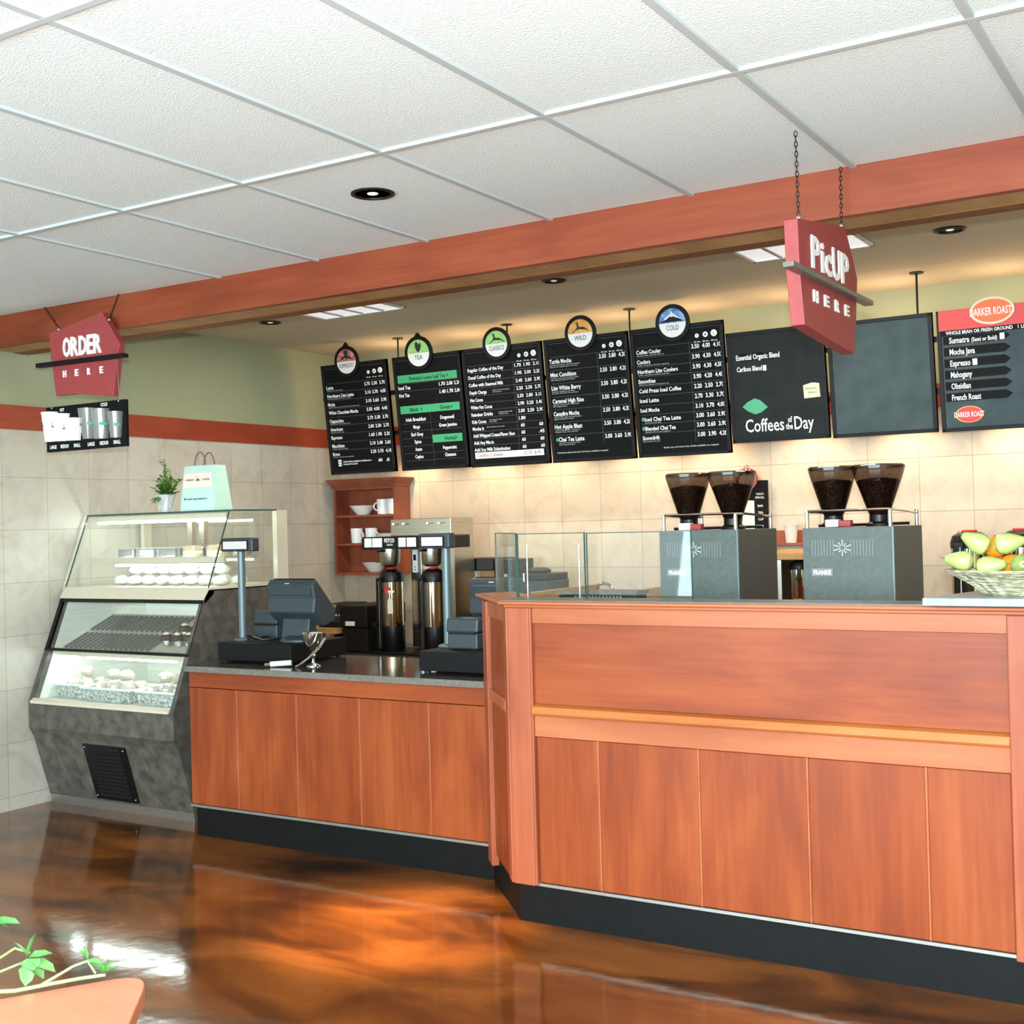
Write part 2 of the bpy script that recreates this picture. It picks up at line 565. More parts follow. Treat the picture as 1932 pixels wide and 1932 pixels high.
M['foil'] = noise_mat('crinkled_foil', [(0.3, srgb(150, 156, 158)), (0.7, srgb(214, 218, 218))], nscale=30, bump=1.0, bdist=0.02, rough=0.25, metal=0.8)
M['basket_grey'] = noise_mat('grey_wicker', [(0.35, srgb(120, 124, 122)), (0.65, srgb(214, 216, 210))], scale=(60, 60, 90), nscale=1.0, detail=2, bump=0.8, rough=0.6)
M['wicker'] = noise_mat('cream_wicker', [(0.35, srgb(134, 132, 102)), (0.65, srgb(200, 198, 170))], scale=(26, 26, 170), nscale=1.2, detail=2, bump=0.9, rough=0.7)
M['mint'] = noise_mat('mint_paper', [(0.3, srgb(186, 222, 208)), (0.7, srgb(198, 232, 218))], nscale=4, rough=0.6)
M['peach'] = mat('peach_paper_label', srgb(244, 226, 212), rough=0.6)
M['ink'] = mat('dark_ink', srgb(26, 46, 44), rough=0.6)
M['twine'] = mat('brown_paper_twine', srgb(112, 92, 80), rough=0.7)
M['leaf'] = noise_mat('green_leaf', [(0.3, srgb(52, 96, 30)), (0.7, srgb(108, 152, 52))], nscale=12, rough=0.45)
M['vine_leaf'] = noise_mat('pale_vine_leaf', [(0.3, srgb(78, 146, 76)), (0.7, srgb(116, 176, 100))], nscale=20, rough=0.4)
M['vine_stem'] = mat('pale_vine_stem', srgb(124, 142, 88), rough=0.5)
M['pear'] = noise_mat('green_pear_skin', [(0.3, srgb(142, 166, 88)), (0.62, srgb(168, 186, 112)), (0.8, srgb(186, 166, 118))], nscale=5, detail=5, rough=0.35)
M['orange'] = noise_mat('orange_peel', [(0.3, srgb(240, 132, 20)), (0.7, srgb(250, 152, 32))], nscale=90, bump=0.2, rough=0.4)
M['orange_print'] = mat('orange_print', srgb(224, 92, 24), rough=0.5)
M['red_print'] = mat('red_print', srgb(206, 44, 40), rough=0.5)
M['red_dull'] = mat('dull_red_print', srgb(150, 48, 46), rough=0.5)
M['pale_ring'] = mat('pale_ring_print', srgb(206, 196, 168), rough=0.5)
M['sepia'] = noise_mat('amber_picture', [(0.3, srgb(206, 140, 60)), (0.7, srgb(236, 186, 100))], nscale=25, rough=0.6)
M['pink'] = noise_mat('rose_picture', [(0.35, srgb(150, 60, 66)), (0.65, srgb(226, 150, 140))], nscale=30, rough=0.6)
M['lime'] = noise_mat('light_green_picture', [(0.3, srgb(120, 190, 100)), (0.7, srgb(176, 222, 140))], nscale=18, rough=0.6)
M['sky_blue'] = noise_mat('blue_sky_picture', [(0.35, srgb(40, 90, 170)), (0.65, srgb(150, 190, 230))], nscale=25, rough=0.6)
M['card'] = mat('pale_yellow_card', srgb(200, 206, 170), rough=0.6)
M['paper'] = mat('off_white_paper', srgb(222, 216, 206), rough=0.7)
M['terracotta'] = mat('terracotta', srgb(176, 96, 62), rough=0.8)
M['clear_cup'] = glass_mat('clear_plastic_cup', tint=(0.9, 0.9, 0.9, 1), refl=0.35, white=0.14)


# floor: acid-stained polished concrete
def floor_mat():
    m = mat('stained_concrete', srgb(120, 60, 20), rough=0.09, spec=0.75)
    T = m.node_tree
    b = T.nodes['Principled BSDF']
    tc = nd(m, 'ShaderNodeTexCoord')
    mp = nd(m, 'ShaderNodeMapping')
    mp.inputs['Rotation'].default_value = (0, 0, math.radians(-28))
    mp.inputs['Scale'].default_value = (0.9, 1.9, 1)
    T.links.new(tc.outputs['Object'], mp.inputs[0])
    n = nd(m, 'ShaderNodeTexNoise')
    n.inputs['Scale'].default_value = 1.7
    n.inputs['Detail'].default_value = 7
    n.inputs['Roughness'].default_value = 0.5
    n.inputs['Distortion'].default_value = 0.7
    T.links.new(mp.outputs[0], n.inputs['Vector'])
    r = ramp(m, [(0.30, srgb(40, 22, 8)), (0.44, srgb(88, 48, 17)), (0.56, srgb(120, 68, 24)), (0.72, srgb(142, 86, 38))])
    T.links.new(n.outputs['Fac'], r.inputs[0])
    T.links.new(r.outputs[0], b.inputs['Base Color'])
    n2 = nd(m, 'ShaderNodeTexNoise')
    n2.inputs['Scale'].default_value = 6.0
    n2.inputs['Detail'].default_value = 3
    T.links.new(tc.outputs['Object'], n2.inputs['Vector'])
    bp = nd(m, 'ShaderNodeBump')
    bp.inputs['Strength'].default_value = 0.12
    bp.inputs['Distance'].default_value = 0.01
    T.links.new(n2.outputs['Fac'], bp.inputs['Height'])
    T.links.new(bp.outputs[0], b.inputs['Normal'])
    return m


M['floor'] = floor_mat()

# ------------------------------------------------------------------ room shell
XL, YB, HC, HS = -6.048, 7.38, 2.743, 2.855
struct(G().box(XL - .2, 2.5, -3.2, YB + .2, -0.1, 0).build('floor', M['floor']))
struct(G().box(XL - .2, 2.5, -3.2, 4.30, HC + .006, HC + .10).build('ceiling', M['ceiling']))
# suspended grid: bars along y every 0.61 m, along x every 1.27 m
g = G()
for k in range(-3, 8):
    x = -2.40 + 0.606 * k
    if x > XL:
        g.box(x - .012, x + .012, -3.2, 4.27, HC - .003, HC + .007)
for y in (3.165, 1.885, 0.615, -0.655, -1.92):
    g.box(XL, 2.5, y - .012, y + .012, HC - .0035, HC + .0065)
struct(g.build('trim_1', M['tbar'], bev=0.0015))
struct(G().box(XL - .2, 2.5, 4.28, YB + .2, HS, HS + .1).build('ceiling', M['soffit']))
# left wall and back wall: tile below, red band, green paint above
BZ0, BZ1 = 2.147, 2.284
w = struct(G().box(XL - .15, XL, -3.2, YB + .15, 0, BZ0).build('wall_left', M['tile_left']))
G().box(XL - .15, XL, -3.2, YB + .15, BZ1 - .02, HS + .02).build('wall_upper_paint', M['green'], w)
struct(G().box(XL - .02, XL + .012, -3.2, YB + .01, BZ0, BZ1).build('trim_2', M['wood_trim']))
w = struct(G().box(XL - .15, 2.5, YB, YB + .15, 0, BZ0).build('wall_back', M['tile_back']))
G().box(XL - .15, 2.5, YB, YB + .15, BZ1 - .02, HS + .02).build('wall_upper_paint', M['green'], w)
struct(G().box(XL, 2.5, YB - .012, YB + .02, BZ0, BZ1).build('trim_3', M['wood_trim_x']))
struct(G().box(2.5, 2.65, 1.2, YB + .15, 0, HS + .02).build('wall_light_block', M['green']))  # unseen wall added to keep world light off the kitchen side
# cherry beam between dining room and kitchen
b = struct(G().box(XL, 2.5, 4.27, 4.31, 2.578, HC + .006).build('trim_4', M['wood_beam'], bev=.002))
struct(G().box(XL, 2.5, 4.31, 4.485, 2.584, 2.62).build('trim_5', M['wood_tan']))  # underside coloured tan to stand for light reflected onto the wood
struct(G().box(XL, 2.5, 4.485, 4.58, 2.581, HS).build('trim_6', M['wood_dark']))

# ------------------------------------------------------------------ order counter (left, lower)
o = (-3.75, 4.46, 0)
t = thing('order_counter', 'low cherry-panelled order counter with dark stone-look top beside the pastry case', 'counter', o)
G(o).box(-4.68, -2.876, 4.475, 5.06, .155, .832).build('carcass', M['wood_h'], t)
G(o).box(-4.68, -2.876, 4.455, 4.475, .752, .832).build('top_rail', M['wood_h'], t, bev=.002)
xs = [-4.68, -4.353, -3.967, -3.585, -3.192, -2.876]
for i in range(5):
    G(o).box(xs[i] + .003, xs[i + 1] - .003, 4.453, 4.475, .162, .749).build('front_panel', M['wood_v'], t, bev=.003)
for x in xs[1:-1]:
    G(o).box(x - .0028, x + .0028, 4.4545, 4.475, .162, .749).build('groove_highlight', M['wood_rail'], t)  # paler strip in each groove paints the highlight on the bevelled panel edges
G(o).box(-4.66, -2.876, 4.47, 5.0, 0, .150).build('toe_kick', M['toe'], t)
G(o).box(-4.68, -2.876, 4.448, 4.48, .148, .160).build('toe_trim', M['metal_strip'], t)
G(o).box(-4.68, -2.876, 4.426, 5.09, .834, .862).build('countertop', M['counter_top'], t)
G(o).box(-4.681, -2.876, 4.421, 4.426, .833, .861).build('countertop_edge', M['counter_edge'], t)

# ------------------------------------------------------------------ high bar (right)
o = (-1.2, 4.05, 0)
t = thing('pickup_bar', 'tall cherry-panelled pick-up bar with an angled end and a glass guard on top', 'bar', o)
G(o).prism([(-2.49, 4.062), (.3, 4.062), (.3, 4.18), (-2.42, 4.18), (-2.76, 4.53), (-2.84, 4.435)], .152, 1.212, 'z').build('carcass', M['wood_h'], t)
G(o).box(-2.505, -2.410, 4.030, 4.075, .150, 1.212).build('corner_post', M['wood_post'], t, bev=.004)
G(o).box(-2.412, -2.402, 4.034, 4.075, .152, 1.212).build('post_bead', M['wood_post'], t, bev=.003)
G(o).box(-2.402, -.690, 4.043, 4.075, 1.152, 1.212).build('top_rail', M['wood_rail'], t, bev=.002)
G(o).box(-2.402, -.690, 4.052, 4.075, .845, 1.151).build('upper_panel', M['wood_h'], t)
G(o).prism([(4.065, .846), (4.028, .836), (4.020, .812), (4.026, .803), (4.065, .800)], -2.402, -.690, 'x').build('ledge', M['wood_ledge'], t, bev=.002)
G(o).box(-2.402, -.690, 4.043, 4.075, .720, .801).build('middle_rail', M['wood_rail'], t, bev=.002)
xs = [-2.402, -2.136, -1.736, -1.342, -.951, -.690]
for i in range(5):
    G(o).box(xs[i] + .0035, xs[i + 1] - .0035, 4.049, 4.075, .162, .718).build('front_panel', M['wood_v'], t, bev=.004)
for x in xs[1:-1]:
    G(o).box(x - .0035, x + .0035, 4.0505, 4.075, .162, .718).build('groove_highlight', M['wood_rail'], t)  # bevel highlight put in as a lighter strip between the panels
G(o).box(-.690, -.585, 4.022, 4.075, .146, 1.212).build('corner_post', M['wood_post'], t, bev=.004)
G(o).box(-.585, .3, 4.043, 4.075, .146, 1.212).build('end_panel', M['wood_v'], t)
G(o).prism([(-2.50, 4.066), (.3, 4.066), (.3, 4.15), (-2.45, 4.15), (-2.80, 4.52), (-2.862, 4.445)], 0, .150, 'z').build('toe_kick', M['toe'], t)
G(o).prism([(-2.505, 4.045), (.3, 4.045), (.3, 4.08), (-2.49, 4.08)], .149, .160, 'z').build('toe_trim', M['metal_strip'], t)
# angled end: frame posts, recessed panel, small ledge
d = Vector((-2.850 + 2.505, 4.425 - 4.04)); L = d.length; d /= L
nrm = Vector((-d.y, d.x)) * -1.0
if nrm.dot(Vector((-1, -1))) < 0:
    nrm = -nrm
P0 = Vector((-2.505, 4.04))


def ang(a0, a1, n0, n1, z0, z1):
    q = [P0 + d * a0 + nrm * n0, P0 + d * a1 + nrm * n0, P0 + d * a1 + nrm * n1, P0 + d * a0 + nrm * n1]
    return G(o).prism([(p.x, p.y) for p in q], z0, z1, 'z')


ang(L - .09, L + .005, -.03, .022, .10, 1.212).build('end_post', M['wood_post'], t, bev=.004)
ang(.0, .06, -.03, .012, .15, 1.212).build('end_post', M['wood_post'], t, bev=.004)
ang(.06, L - .09, -.02, .004, .15, 1.212).build('angled_panel', M['wood_v'], t)
ang(.055, L - .085, -.02, .014, .80, .845).build('angled_ledge', M['wood_rail'], t, bev=.003)
ang(.05, L - .08, -.02, .012, 1.15, 1.212).build('angled_rail', M['wood_rail'], t, bev=.003)
# cap with a bevelled wooden lip
G(o).prism([(-2.515, 4.022), (.3, 4.022), (.3, 4.195), (-2.45, 4.195), (-2.80, 4.56), (-2.885, 4.445)], 1.2125, 1.224, 'z').build('cove_moulding', M['wood_rail'], t, bev=.003)
G(o).prism([(-2.53, 4.005), (.3, 4.005), (.3, 4.215), (-2.445, 4.215), (-2.80, 4.58), (-2.925, 4.445)], 1.224, 1.237, 'z').build('cap_board', M['wood_rail'], t, bev=.004)
G(o).prism([(-2.535, 4.03), (.3, 4.03), (.3, 4.205), (-2.45, 4.205), (-2.50, 4.25)], 1.237, 1.241, 'z').build('cap_inlay', M['counter_edge'], t)
G(o).prism([(-2.55, 4.05), (-2.50, 4.25), (-2.79, 4.56), (-2.90, 4.445)], 1.237, 1.240, 'z').build('cap_inlay', M['wood_ledge'], t)

# stone shelf on the right end of the bar
tag(G((-.5, 4.1, 1.242)).prism([(-.925, 3.955), (.3, 3.955), (.3, 4.33), (-.83, 4.33)], 1.242, 1.268, 'z').build('stone_shelf', M['slab'], bev=.003),
    'pale grey stone slab lying on the bar under the fruit basket', 'slab')
bpy.data.objects['stone_shelf'].location = (-.5, 4.1, 1.242)

# glass guard
o = (-2.45, 4.2, 1.241)
t = thing('sneeze_guard', 'clear glass guard standing on the angled end of the bar', 'glass guard', o)
pa, pb = Vector((-2.553, 4.19)), Vector((-2.868, 4.535))
dd = (pb - pa).normalized(); nn = Vector((-dd.y, dd.x)) * .004


def pane(p, q, z0, z1, k=.003):
    dd = (q - p).normalized(); n = Vector((-dd.y, dd.x)) * k
    return G(o).prism([(p + n).to_tuple(), (q + n).to_tuple(), (q - n).to_tuple(), (p - n).to_tuple()], z0, z1, 'z')


def framed(p, q, z0, z1):
    gl = pane(p, q, z0, z1).build('glass_pane', M['glass'], t)
    dd = (q - p).normalized()
    g = G(o)
    for a, b, c0, c1 in ((p, q, z1 - .003, z1 + .0005), (p, p + dd * .003, z0, z1), (q - dd * .003, q, z0, z1)):
        e = pane(a, b, c0, c1, .0035)
        n = len(g.v)
        g.v += e.v
        g.f += [[i + n for i in f] for f in e.f]
    g.build('pane_edge', M['glass_edge'], gl)


framed(pa + dd * .003, pb, 1.2415, 1.497)
framed(Vector((-2.548, 4.19)), Vector((-2.243, 4.19)), 1.2415, 1.494)
framed(Vector((-2.236, 4.19)), Vector((-1.80, 4.19)), 1.2415, 1.492)
g = G(o)
for p in ((-2.60, 4.265), (-2.51, 4.20), (-2.275, 4.20)):
    g.cyl((p[0], p[1], 1.2415), (p[0], p[1], 1.45), .0026, n=8)
g.build('glass_post', M['chrome'], t, smooth=True)

# ------------------------------------------------------------------ work counters behind
o = (-1.2, 4.7, 0)
t = thing('work_counter', 'low work counter hidden behind the bar under the coffee machines', 'counter', o)
G(o).box(-2.42, .3, 4.30, 5.12, 0, .83).build('carcass', M['wood_h'], t)
G(o).box(-2.44, .3, 4.225, 5.14, .832, .862).build('countertop', M['counter_top'], t)
o = (-2.4, 7.0, 0)
t = thing('prep_counter', 'long prep counter along the tiled back wall behind the bar', 'counter', o)
G(o).box(-4.39, .3, 6.75, 7.375, 0, .83).build('carcass', M['wood_h'], t)
G(o).box(-4.39, .3, 6.70, 7.375, .832, .862).build('countertop', M['counter_top'], t)
o = (-5.83, 7.0, 0)
t = thing('corner_counter', 'short tan-edged counter in the corner below the wall cabinet', 'counter', o)
G(o).box(-6.035, -5.66, 6.72, 7.375, .50, .51).build('shelf', M['wood_tan'], t)
G(o).box(-6.035, -5.57, 6.68, 7.375, .795, .835).build('countertop', M['wood_tan'], t, bev=.003)
G(o).box(-5.665, -5.625, 6.69, 6.73, 0, .795).build('leg', M['wood_tan'], t)
G(o).box(-6.035, -5.665, 7.33, 7.37, 0, .795).build('back_board', M['black_matte'], t)
o = (-4.95, 6.95, 0)
t = thing('brewer_stand', 'low dark stand carrying the twin coffee brewer', 'stand', o)
G(o).box(-5.60, -4.41, 6.66, 7.37, 0, .64).build('carcass', M['wood_dark'], t)
G(o).box(-5.61, -4.40, 6.62, 7.375, .641, .668).build('countertop', M['counter_top'], t)
# sink unit with two upright side boards and an arched tap
o = (-3.09, 5.85, 0)
t = thing('sink_unit', 'free-standing sink unit with tan side boards seen through the glass guard', 'sink', o)
G(o).box(-3.29, -2.89, 5.42, 6.28, 0, .845).build('cabinet', M['wood_tan'], t)
G(o).box(-3.29, -2.89, 5.42, 6.28, .846, .862).build('basin_rim', M['steel'], t, bev=.003)
G(o).box(-3.325, -3.29, 5.25, 6.32, .4, 1.172).build('side_board', M['wood_tan'], t, bev=.003)
G(o).box(-2.89, -2.855, 5.62, 6.32, .4, 1.165).build('side_board', M['wood_tan'], t, bev=.003)
cx, cy = -3.11, 6.02
pts = [(cx - .065, cy, .863)] + [(cx - .065, cy, 1.10)] + [(cx - .065 * math.cos(a), cy, 1.12 + .075 * math.sin(a)) for a in [PI * i / 12 for i in range(0, 13)]] + [(cx + .065, cy, 1.04)]
G(o).tube(pts, .0085, 10).build('tap', M['gold_chrome'], t, smooth=True)
G(o).ball((cx - .065, cy - .014, 1.115), .011).build('tap_joint', M['chrome'], t, smooth=True)

# ------------------------------------------------------------------ pastry case
o = (-5.45, 4.95, 0)
t = thing('pastry_case', 'slanted glass pastry display case clad in charcoal laminate beside the order counter', 'display case', o)
xl, xr = -6.025, -4.86
G(o).prism([(4.645, .052), (4.542, .400), (4.512, .452), (4.512, .598), (5.42, .598), (5.42, .052)], xl + .001, xr - .001, 'x').build('base_cabinet', M['laminate'], t)
side = [(4.512, .599), (4.752, 1.180), (4.785, 1.222), (5.42, 1.222), (5.42, .599)]
for a in (xl, xr - .03):
    G(o).prism(side, a, a + .03, 'x').build('side_panel', M['laminate'], t)
G(o).prism([(4.655, 0), (4.648, .05), (5.40, .05), (5.40, 0)], xl, xr - .01, 'x').build('kick_plate', M['metal_strip'], t)
v = G(o)


def onpanel(z, k=.0):
    f = (z - .05) / .35
    return 4.645 - .103 * f - k


v.prism([(onpanel(.385, .002), .385), (onpanel(.385, .012), .385), (onpanel(.065, .012), .065), (onpanel(.065, .002), .065)], -5.605, -5.268, 'x')
vent = v.build('vent_grille', M['black'], t, bev=.002)
v = G(o)
for i in range(13):
    z = .095 + .0225 * i
    v.prism([(onpanel(z, .012), z), (onpanel(z, .020), z - .006), (onpanel(z + .008, .012), z + .008)], -5.565, -5.308, 'x')
v.build('vent_slat', M['black_matte'], vent)
for x in (-5.59, -5.283):
    for z in (.365, .085):
        G(o).ball((x, onpanel(z, .013), z), .005, 8, 5).build('vent_screw', M['chrome'], vent, smooth=True)
# interior
G(o).box(xl + .03, xr - .03, 5.36, 5.40, .60, 1.225).build('back_liner', M['case_white'], t)
G(o).box(xl + .03, xr - .03, 4.53, 5.36, .590, .606).build('lower_deck', M['case_white'], t)
G(o).prism([(4.500, .592), (4.500, .606), (4.525, .62), (4.535, .60)], xl + .03, xr - .03, 'x').build('front_sill', M['cream'], t)
SLP = math.radians(24)
zs = lambda y: .874 + (y - 4.70) * math.tan(SLP)
sh = G(o).prism([(4.70, zs(4.70) - .012), (4.70, zs(4.70)), (5.10, zs(5.10)), (5.10, zs(5.10) - .012)], xl + .037, xr - .037, 'x').build('wire_shelf', M['cream'], t)
G(o).box(xl + .037, xr - .037, 4.692, 4.70, .845, .885).build('shelf_edge', M['cream'], sh)
G(o).prism([(4.752, 1.150), (4.742, 1.178), (4.785, 1.234), (4.82, 1.236), (4.82, 1.20)], xl, xr, 'x').build('middle_sill', M['cream'], t)
G(o).box(xl, xr, 4.82, 5.40, 1.215, 1.232).build('upper_deck', M['cream'], t)
sh = G(o).box(xl + .02, xr - .01, 4.93, 5.36, 1.386, 1.394).build('upper_shelf', M['glass'], t)
G(o).box(xl + .02, xr - .01, 4.915, 4.93, 1.366, 1.398).build('shelf_edge', M['cream'], sh)
G(o).box(xl, xr - .25, 5.385, 5.40, 1.235, 1.645).build('rear_door', M['glass'], t)
G(o).box(xr - .035, xr, 5.33, 5.42, 1.225, 1.650).build('corner_post', M['cream'], t, bev=.002)
G(o).box(xl, xl + .03, 5.36, 5.42, 1.225, 1.650).build('corner_post', M['cream'], t)
for x in (-5.62, -5.52):
    G(o).box(x, x + .04, 5.365, 5.40, 1.40, 1.64).build('rear_upright', M['steel'], t)
G(o).prism([(4.56, .607), (4.78, 1.16), (5.36, 1.16), (5.36, .607)], xl + .031, xl + .036, 'x').build('side_liner', M['case_white'], t)
G(o).prism([(4.56, .607), (4.78, 1.16), (5.36, 1.16), (5.36, .607)], xr - .036, xr - .031, 'x').build('side_liner', M['case_white'], t)
# tubes
for (x0, x1, y, z) in ((xl + .06, xr - .06, 4.985, 1.603), (xl + .25, xr - .05, 4.945, 1.352), (-5.78, -5.06, 4.73, .835), (xl + .06, -5.86, 4.73, .835)):
    G(o).cyl((x0, y, z), (x1, y, z), .008, n=10).build('light_tube', M['tube'], t, smooth=True)
G(o).box(xl + .05, xr - .05, 4.98, 5.02, 1.612, 1.640).build('lamp_housing', M['cream'], t)
# glazing
G(o).prism([(4.785, 1.234), (4.955, 1.648), (4.960, 1.648), (4.790, 1.234)], xl + .002, xr - .002, 'x').build('upper_window', M['glass'], t)
G(o).prism([(4.80, 1.228), (4.965, 1.645), (5.33, 1.645), (5.33, 1.228)], xr - .006, xr, 'x').build('side_window', M['glass'], t)
top = G(o).box(xl, xr, 4.955, 5.41, 1.649, 1.655).build('top_glass', M['glass'], t)
g = G(o)
g.box(xl, xr, 4.950, 4.957, 1.645, 1.656)
g.box(xr - .004, xr + .002, 4.955, 5.33, 1.647, 1.656)
for x in (xl, xr - .006):
    g.prism([(4.781, 1.234), (4.951, 1.648), (4.957, 1.648), (4.787, 1.234)], x, x + .006, 'x')
g.build('glass_edge_trim', M['glass_edge'], t)
lw = G(o).prism([(4.520, .612), (4.752, 1.165), (4.757, 1.165), (4.525, .612)], xl + .03, xr - .03, 'x').build('lower_window', M['glass'], t)


def slope(z):
    return 4.512 + (z - .60) * (4.752 - 4.512) / .58


g = G(o)
for z0, z1 in ((1.150, 1.176), (.878, .892)):
    g.prism([(slope(z0) - .003, z0), (slope(z1) - .003, z1), (slope(z1) + .014, z1), (slope(z0) + .014, z0)], xl + .0015, xr - .0015, 'x')
for x0, x1 in ((xl + .0015, xl + .03), (xr - .007, xr - .0015)):
    g.prism([(slope(.885) - .003, .885), (slope(1.17) - .003, 1.17), (slope(1.17) + .012, 1.17), (slope(.885) + .012, .885)], x0, x1, 'x')
g.build('window_frame', M['black'], lw)

# ------------------------------------------------------------------ food in the case
def crumple(g, c, r):
    return g.ball(c, r, 10, 6, jit=.10)


def make_food(name, label, cat, group, kind):
    t = thing(name, label, cat, (0, 0, 0), group=group)
    if kind == 'biscotti':
        g = G()
        for k in range(3):
            g.box(-.05, .05, -.024 + k * .016, -.012 + k * .016, .006, .050)
        g.build('biscotti', M['choc'], t, bev=.004)
        G().box(-.062, .062, -.034, .034, 0, .058).build('wrapper', M['wrap_clear'], t, bev=.012)
    elif kind == 'loaf':
        G().box(-.045, .045, -.03, .03, .004, .060).build('loaf', M['bread'], t, bev=.012)
        G().box(-.0455, .0455, -.0305, .0305, .022, .034).build('filling', M['icing'], t)
        G().box(-.054, .054, -.038, .038, 0, .068).build('wrapper', M['wrap_clear'], t, bev=.012)
    elif kind == 'scone':
        crumple(G(), (0, 0, .028), (.042, .036, .024)).build('scone', M['icing'], t, smooth=True)
        crumple(G(), (0, 0, .030), (.050, .046, .030)).build('wrapper', M['wrap'], t)
    elif kind == 'bar':
        G().box(-.009, .009, -.085, .085, .002, .016).build('bar_filling', M['choc'], t, bev=.003)
        G().box(-.011, .011, -.098, .098, 0, .019).build('wrapper', M['wrap_clear'], t, bev=.004)
    elif kind == 'muffin':
        G().lathe([(.022, 0), (.032, .034)], n=14).build('paper_cup', M['foil'], t, smooth=True)
        crumple(G(), (0, 0, .042), (.038, .038, .024)).build('muffin_top', M['choc'], t, smooth=True)
        crumple(G(), (0, 0, .062), (.020, .020, .014)).build('icing_cap', M['icing'], t, smooth=True)
    elif kind == 'cookie':
        crumple(G(), (0, 0, .030), (.038, .034, .025)).build('cookie', M['bread'], t, smooth=True)
        crumple(G(), (0, 0, .032), (.046, .042, .032)).build('wrapper', M['wrap'], t)
    return t


def scatter(root, places, labels):
    for i, (x, y, z, a, *sl) in enumerate(places):
        r = root if i == 0 else dup(root, (x, y, z))
        r.location = (x, y, z)
        r.rotation_mode = 'ZYX'
        r.rotation_euler = (sl[0] if sl else 0, 0, a)
        r['label'] = labels[i]


scatter(make_food('biscotti_pack', '-', 'biscotti', 'dark biscotti packs on the top shelf', 'biscotti'),
        [(-5.76 + .085 * i, 5.02 + .14 * (i % 2), 1.3945, rnd.uniform(-.2, .2) + .4) for i in range(6)],
        [ORD[i] + ' dark biscotti pack from the tiled wall on the top glass shelf' for i in range(6)])
scatter(make_food('loaf_slice', '-', 'cake slice', 'loaf slices on the top shelf', 'loaf'),
        [(-5.22 + .095 * i, 5.02 + .11 * (i % 2), 1.3945, rnd.uniform(-.15, .15)) for i in range(4)],
        [ORD[i] + ' tan loaf slice counted from the biscotti on the top glass shelf' for i in range(4)])
pl, lb = [], []
for j, (x, y, w_) in enumerate(((-5.78, 4.99, 'front'), (-5.75, 5.105, 'rear'))):
    for i in range(8):
        pl.append((x + .115 * i, y, 1.2325, rnd.uniform(0, 6)))
        lb.append(ORD[i] + ' pale scone from the tiled wall in the ' + w_ + ' row of the upper deck')
scatter(make_food('wrapped_scone', '-', 'scone', 'pale scones on the upper deck', 'scone'), pl, lb)
scatter(make_food('stacked_scone', '-', 'scone', 'pale scones stacked on top of the others', 'scone'),
        [(-5.71 + .115 * i, 5.05, 1.2895, rnd.uniform(0, 6)) for i in range(7)],
        [ORD[i] + ' pale scone from the tiled wall stacked on top of the two rows' for i in range(7)])
pl, lb = [], []
for j, (n, x, y, w_) in enumerate(((17, -5.945, 4.795, 'front'), (17, -5.945, 4.985, 'rear'))):
    for i in range(n):
        pl.append((x + .042 * i, y, zs(y) + .0006, -.06, SLP))
        lb.append(ORD[i] + ' dark wrapped bar from the tiled wall in the ' + w_ + ' row of the sloping shelf')
scatter(make_food('snack_bar', '-', 'snack bar', 'wrapped bars in rows', 'bar'), pl, lb)
pl = [(-5.17, 4.765), (-5.085, 4.765), (-5.00, 4.77), (-4.935, 4.845), (-5.13, 4.86), (-5.04, 4.865), (-4.955, 4.945)]
scatter(make_food('iced_muffin', '-', 'muffin', 'iced muffins on the sloping shelf', 'muffin'),
        [(x, y, zs(y) + .0125, i * 1.0) for i, (x, y) in enumerate(pl)],
        [ORD[i] + ' iced muffin from the wrapped bars in the front row of muffins' for i in range(4)] + [ORD[i] + ' iced muffin from the wrapped bars in the rear row of muffins' for i in range(3)])


def make_basket(label, x, y, w, dp, z=.607, rot=0):
    t = thing('display_basket', label, 'basket', (x, y, z), (0, 0, rot))
    g = G()
    for (a, b, h0, h1) in ((1.0, .86, 0, .075),):
        outer = [(-w / 2, -dp / 2), (w / 2, -dp / 2), (w / 2, dp / 2), (-w / 2, dp / 2)]
        vs = [(p[0] * b, p[1] * b, 0) for p in outer] + [(p[0], p[1], h1) for p in outer] + [(p[0] * .93, p[1] * .93, h1) for p in outer] + [(p[0] * b * .93, p[1] * b * .93, .01) for p in outer]
        fs = [(3, 2, 1, 0), (12, 13, 14, 15)]
        for k in range(3):
            for i in range(4):
                j = (i + 1) % 4
                fs.append((k * 4 + i, k * 4 + j, k * 4 + 4 + j, k * 4 + 4 + i))
        g.add(vs, fs)
    g.build('basket_body', M['basket_grey'], t)
    g = G()
    pts = [(-w / 2, -dp / 2, .075), (w / 2, -dp / 2, .075), (w / 2, dp / 2, .075), (-w / 2, dp / 2, .075), (-w / 2, -dp / 2, .075)]
    for i in range(4):
        g.cyl(pts[i], pts[i + 1], .007, n=8)
    g.build('basket_rim', M['white'], t, smooth=True)
    return t


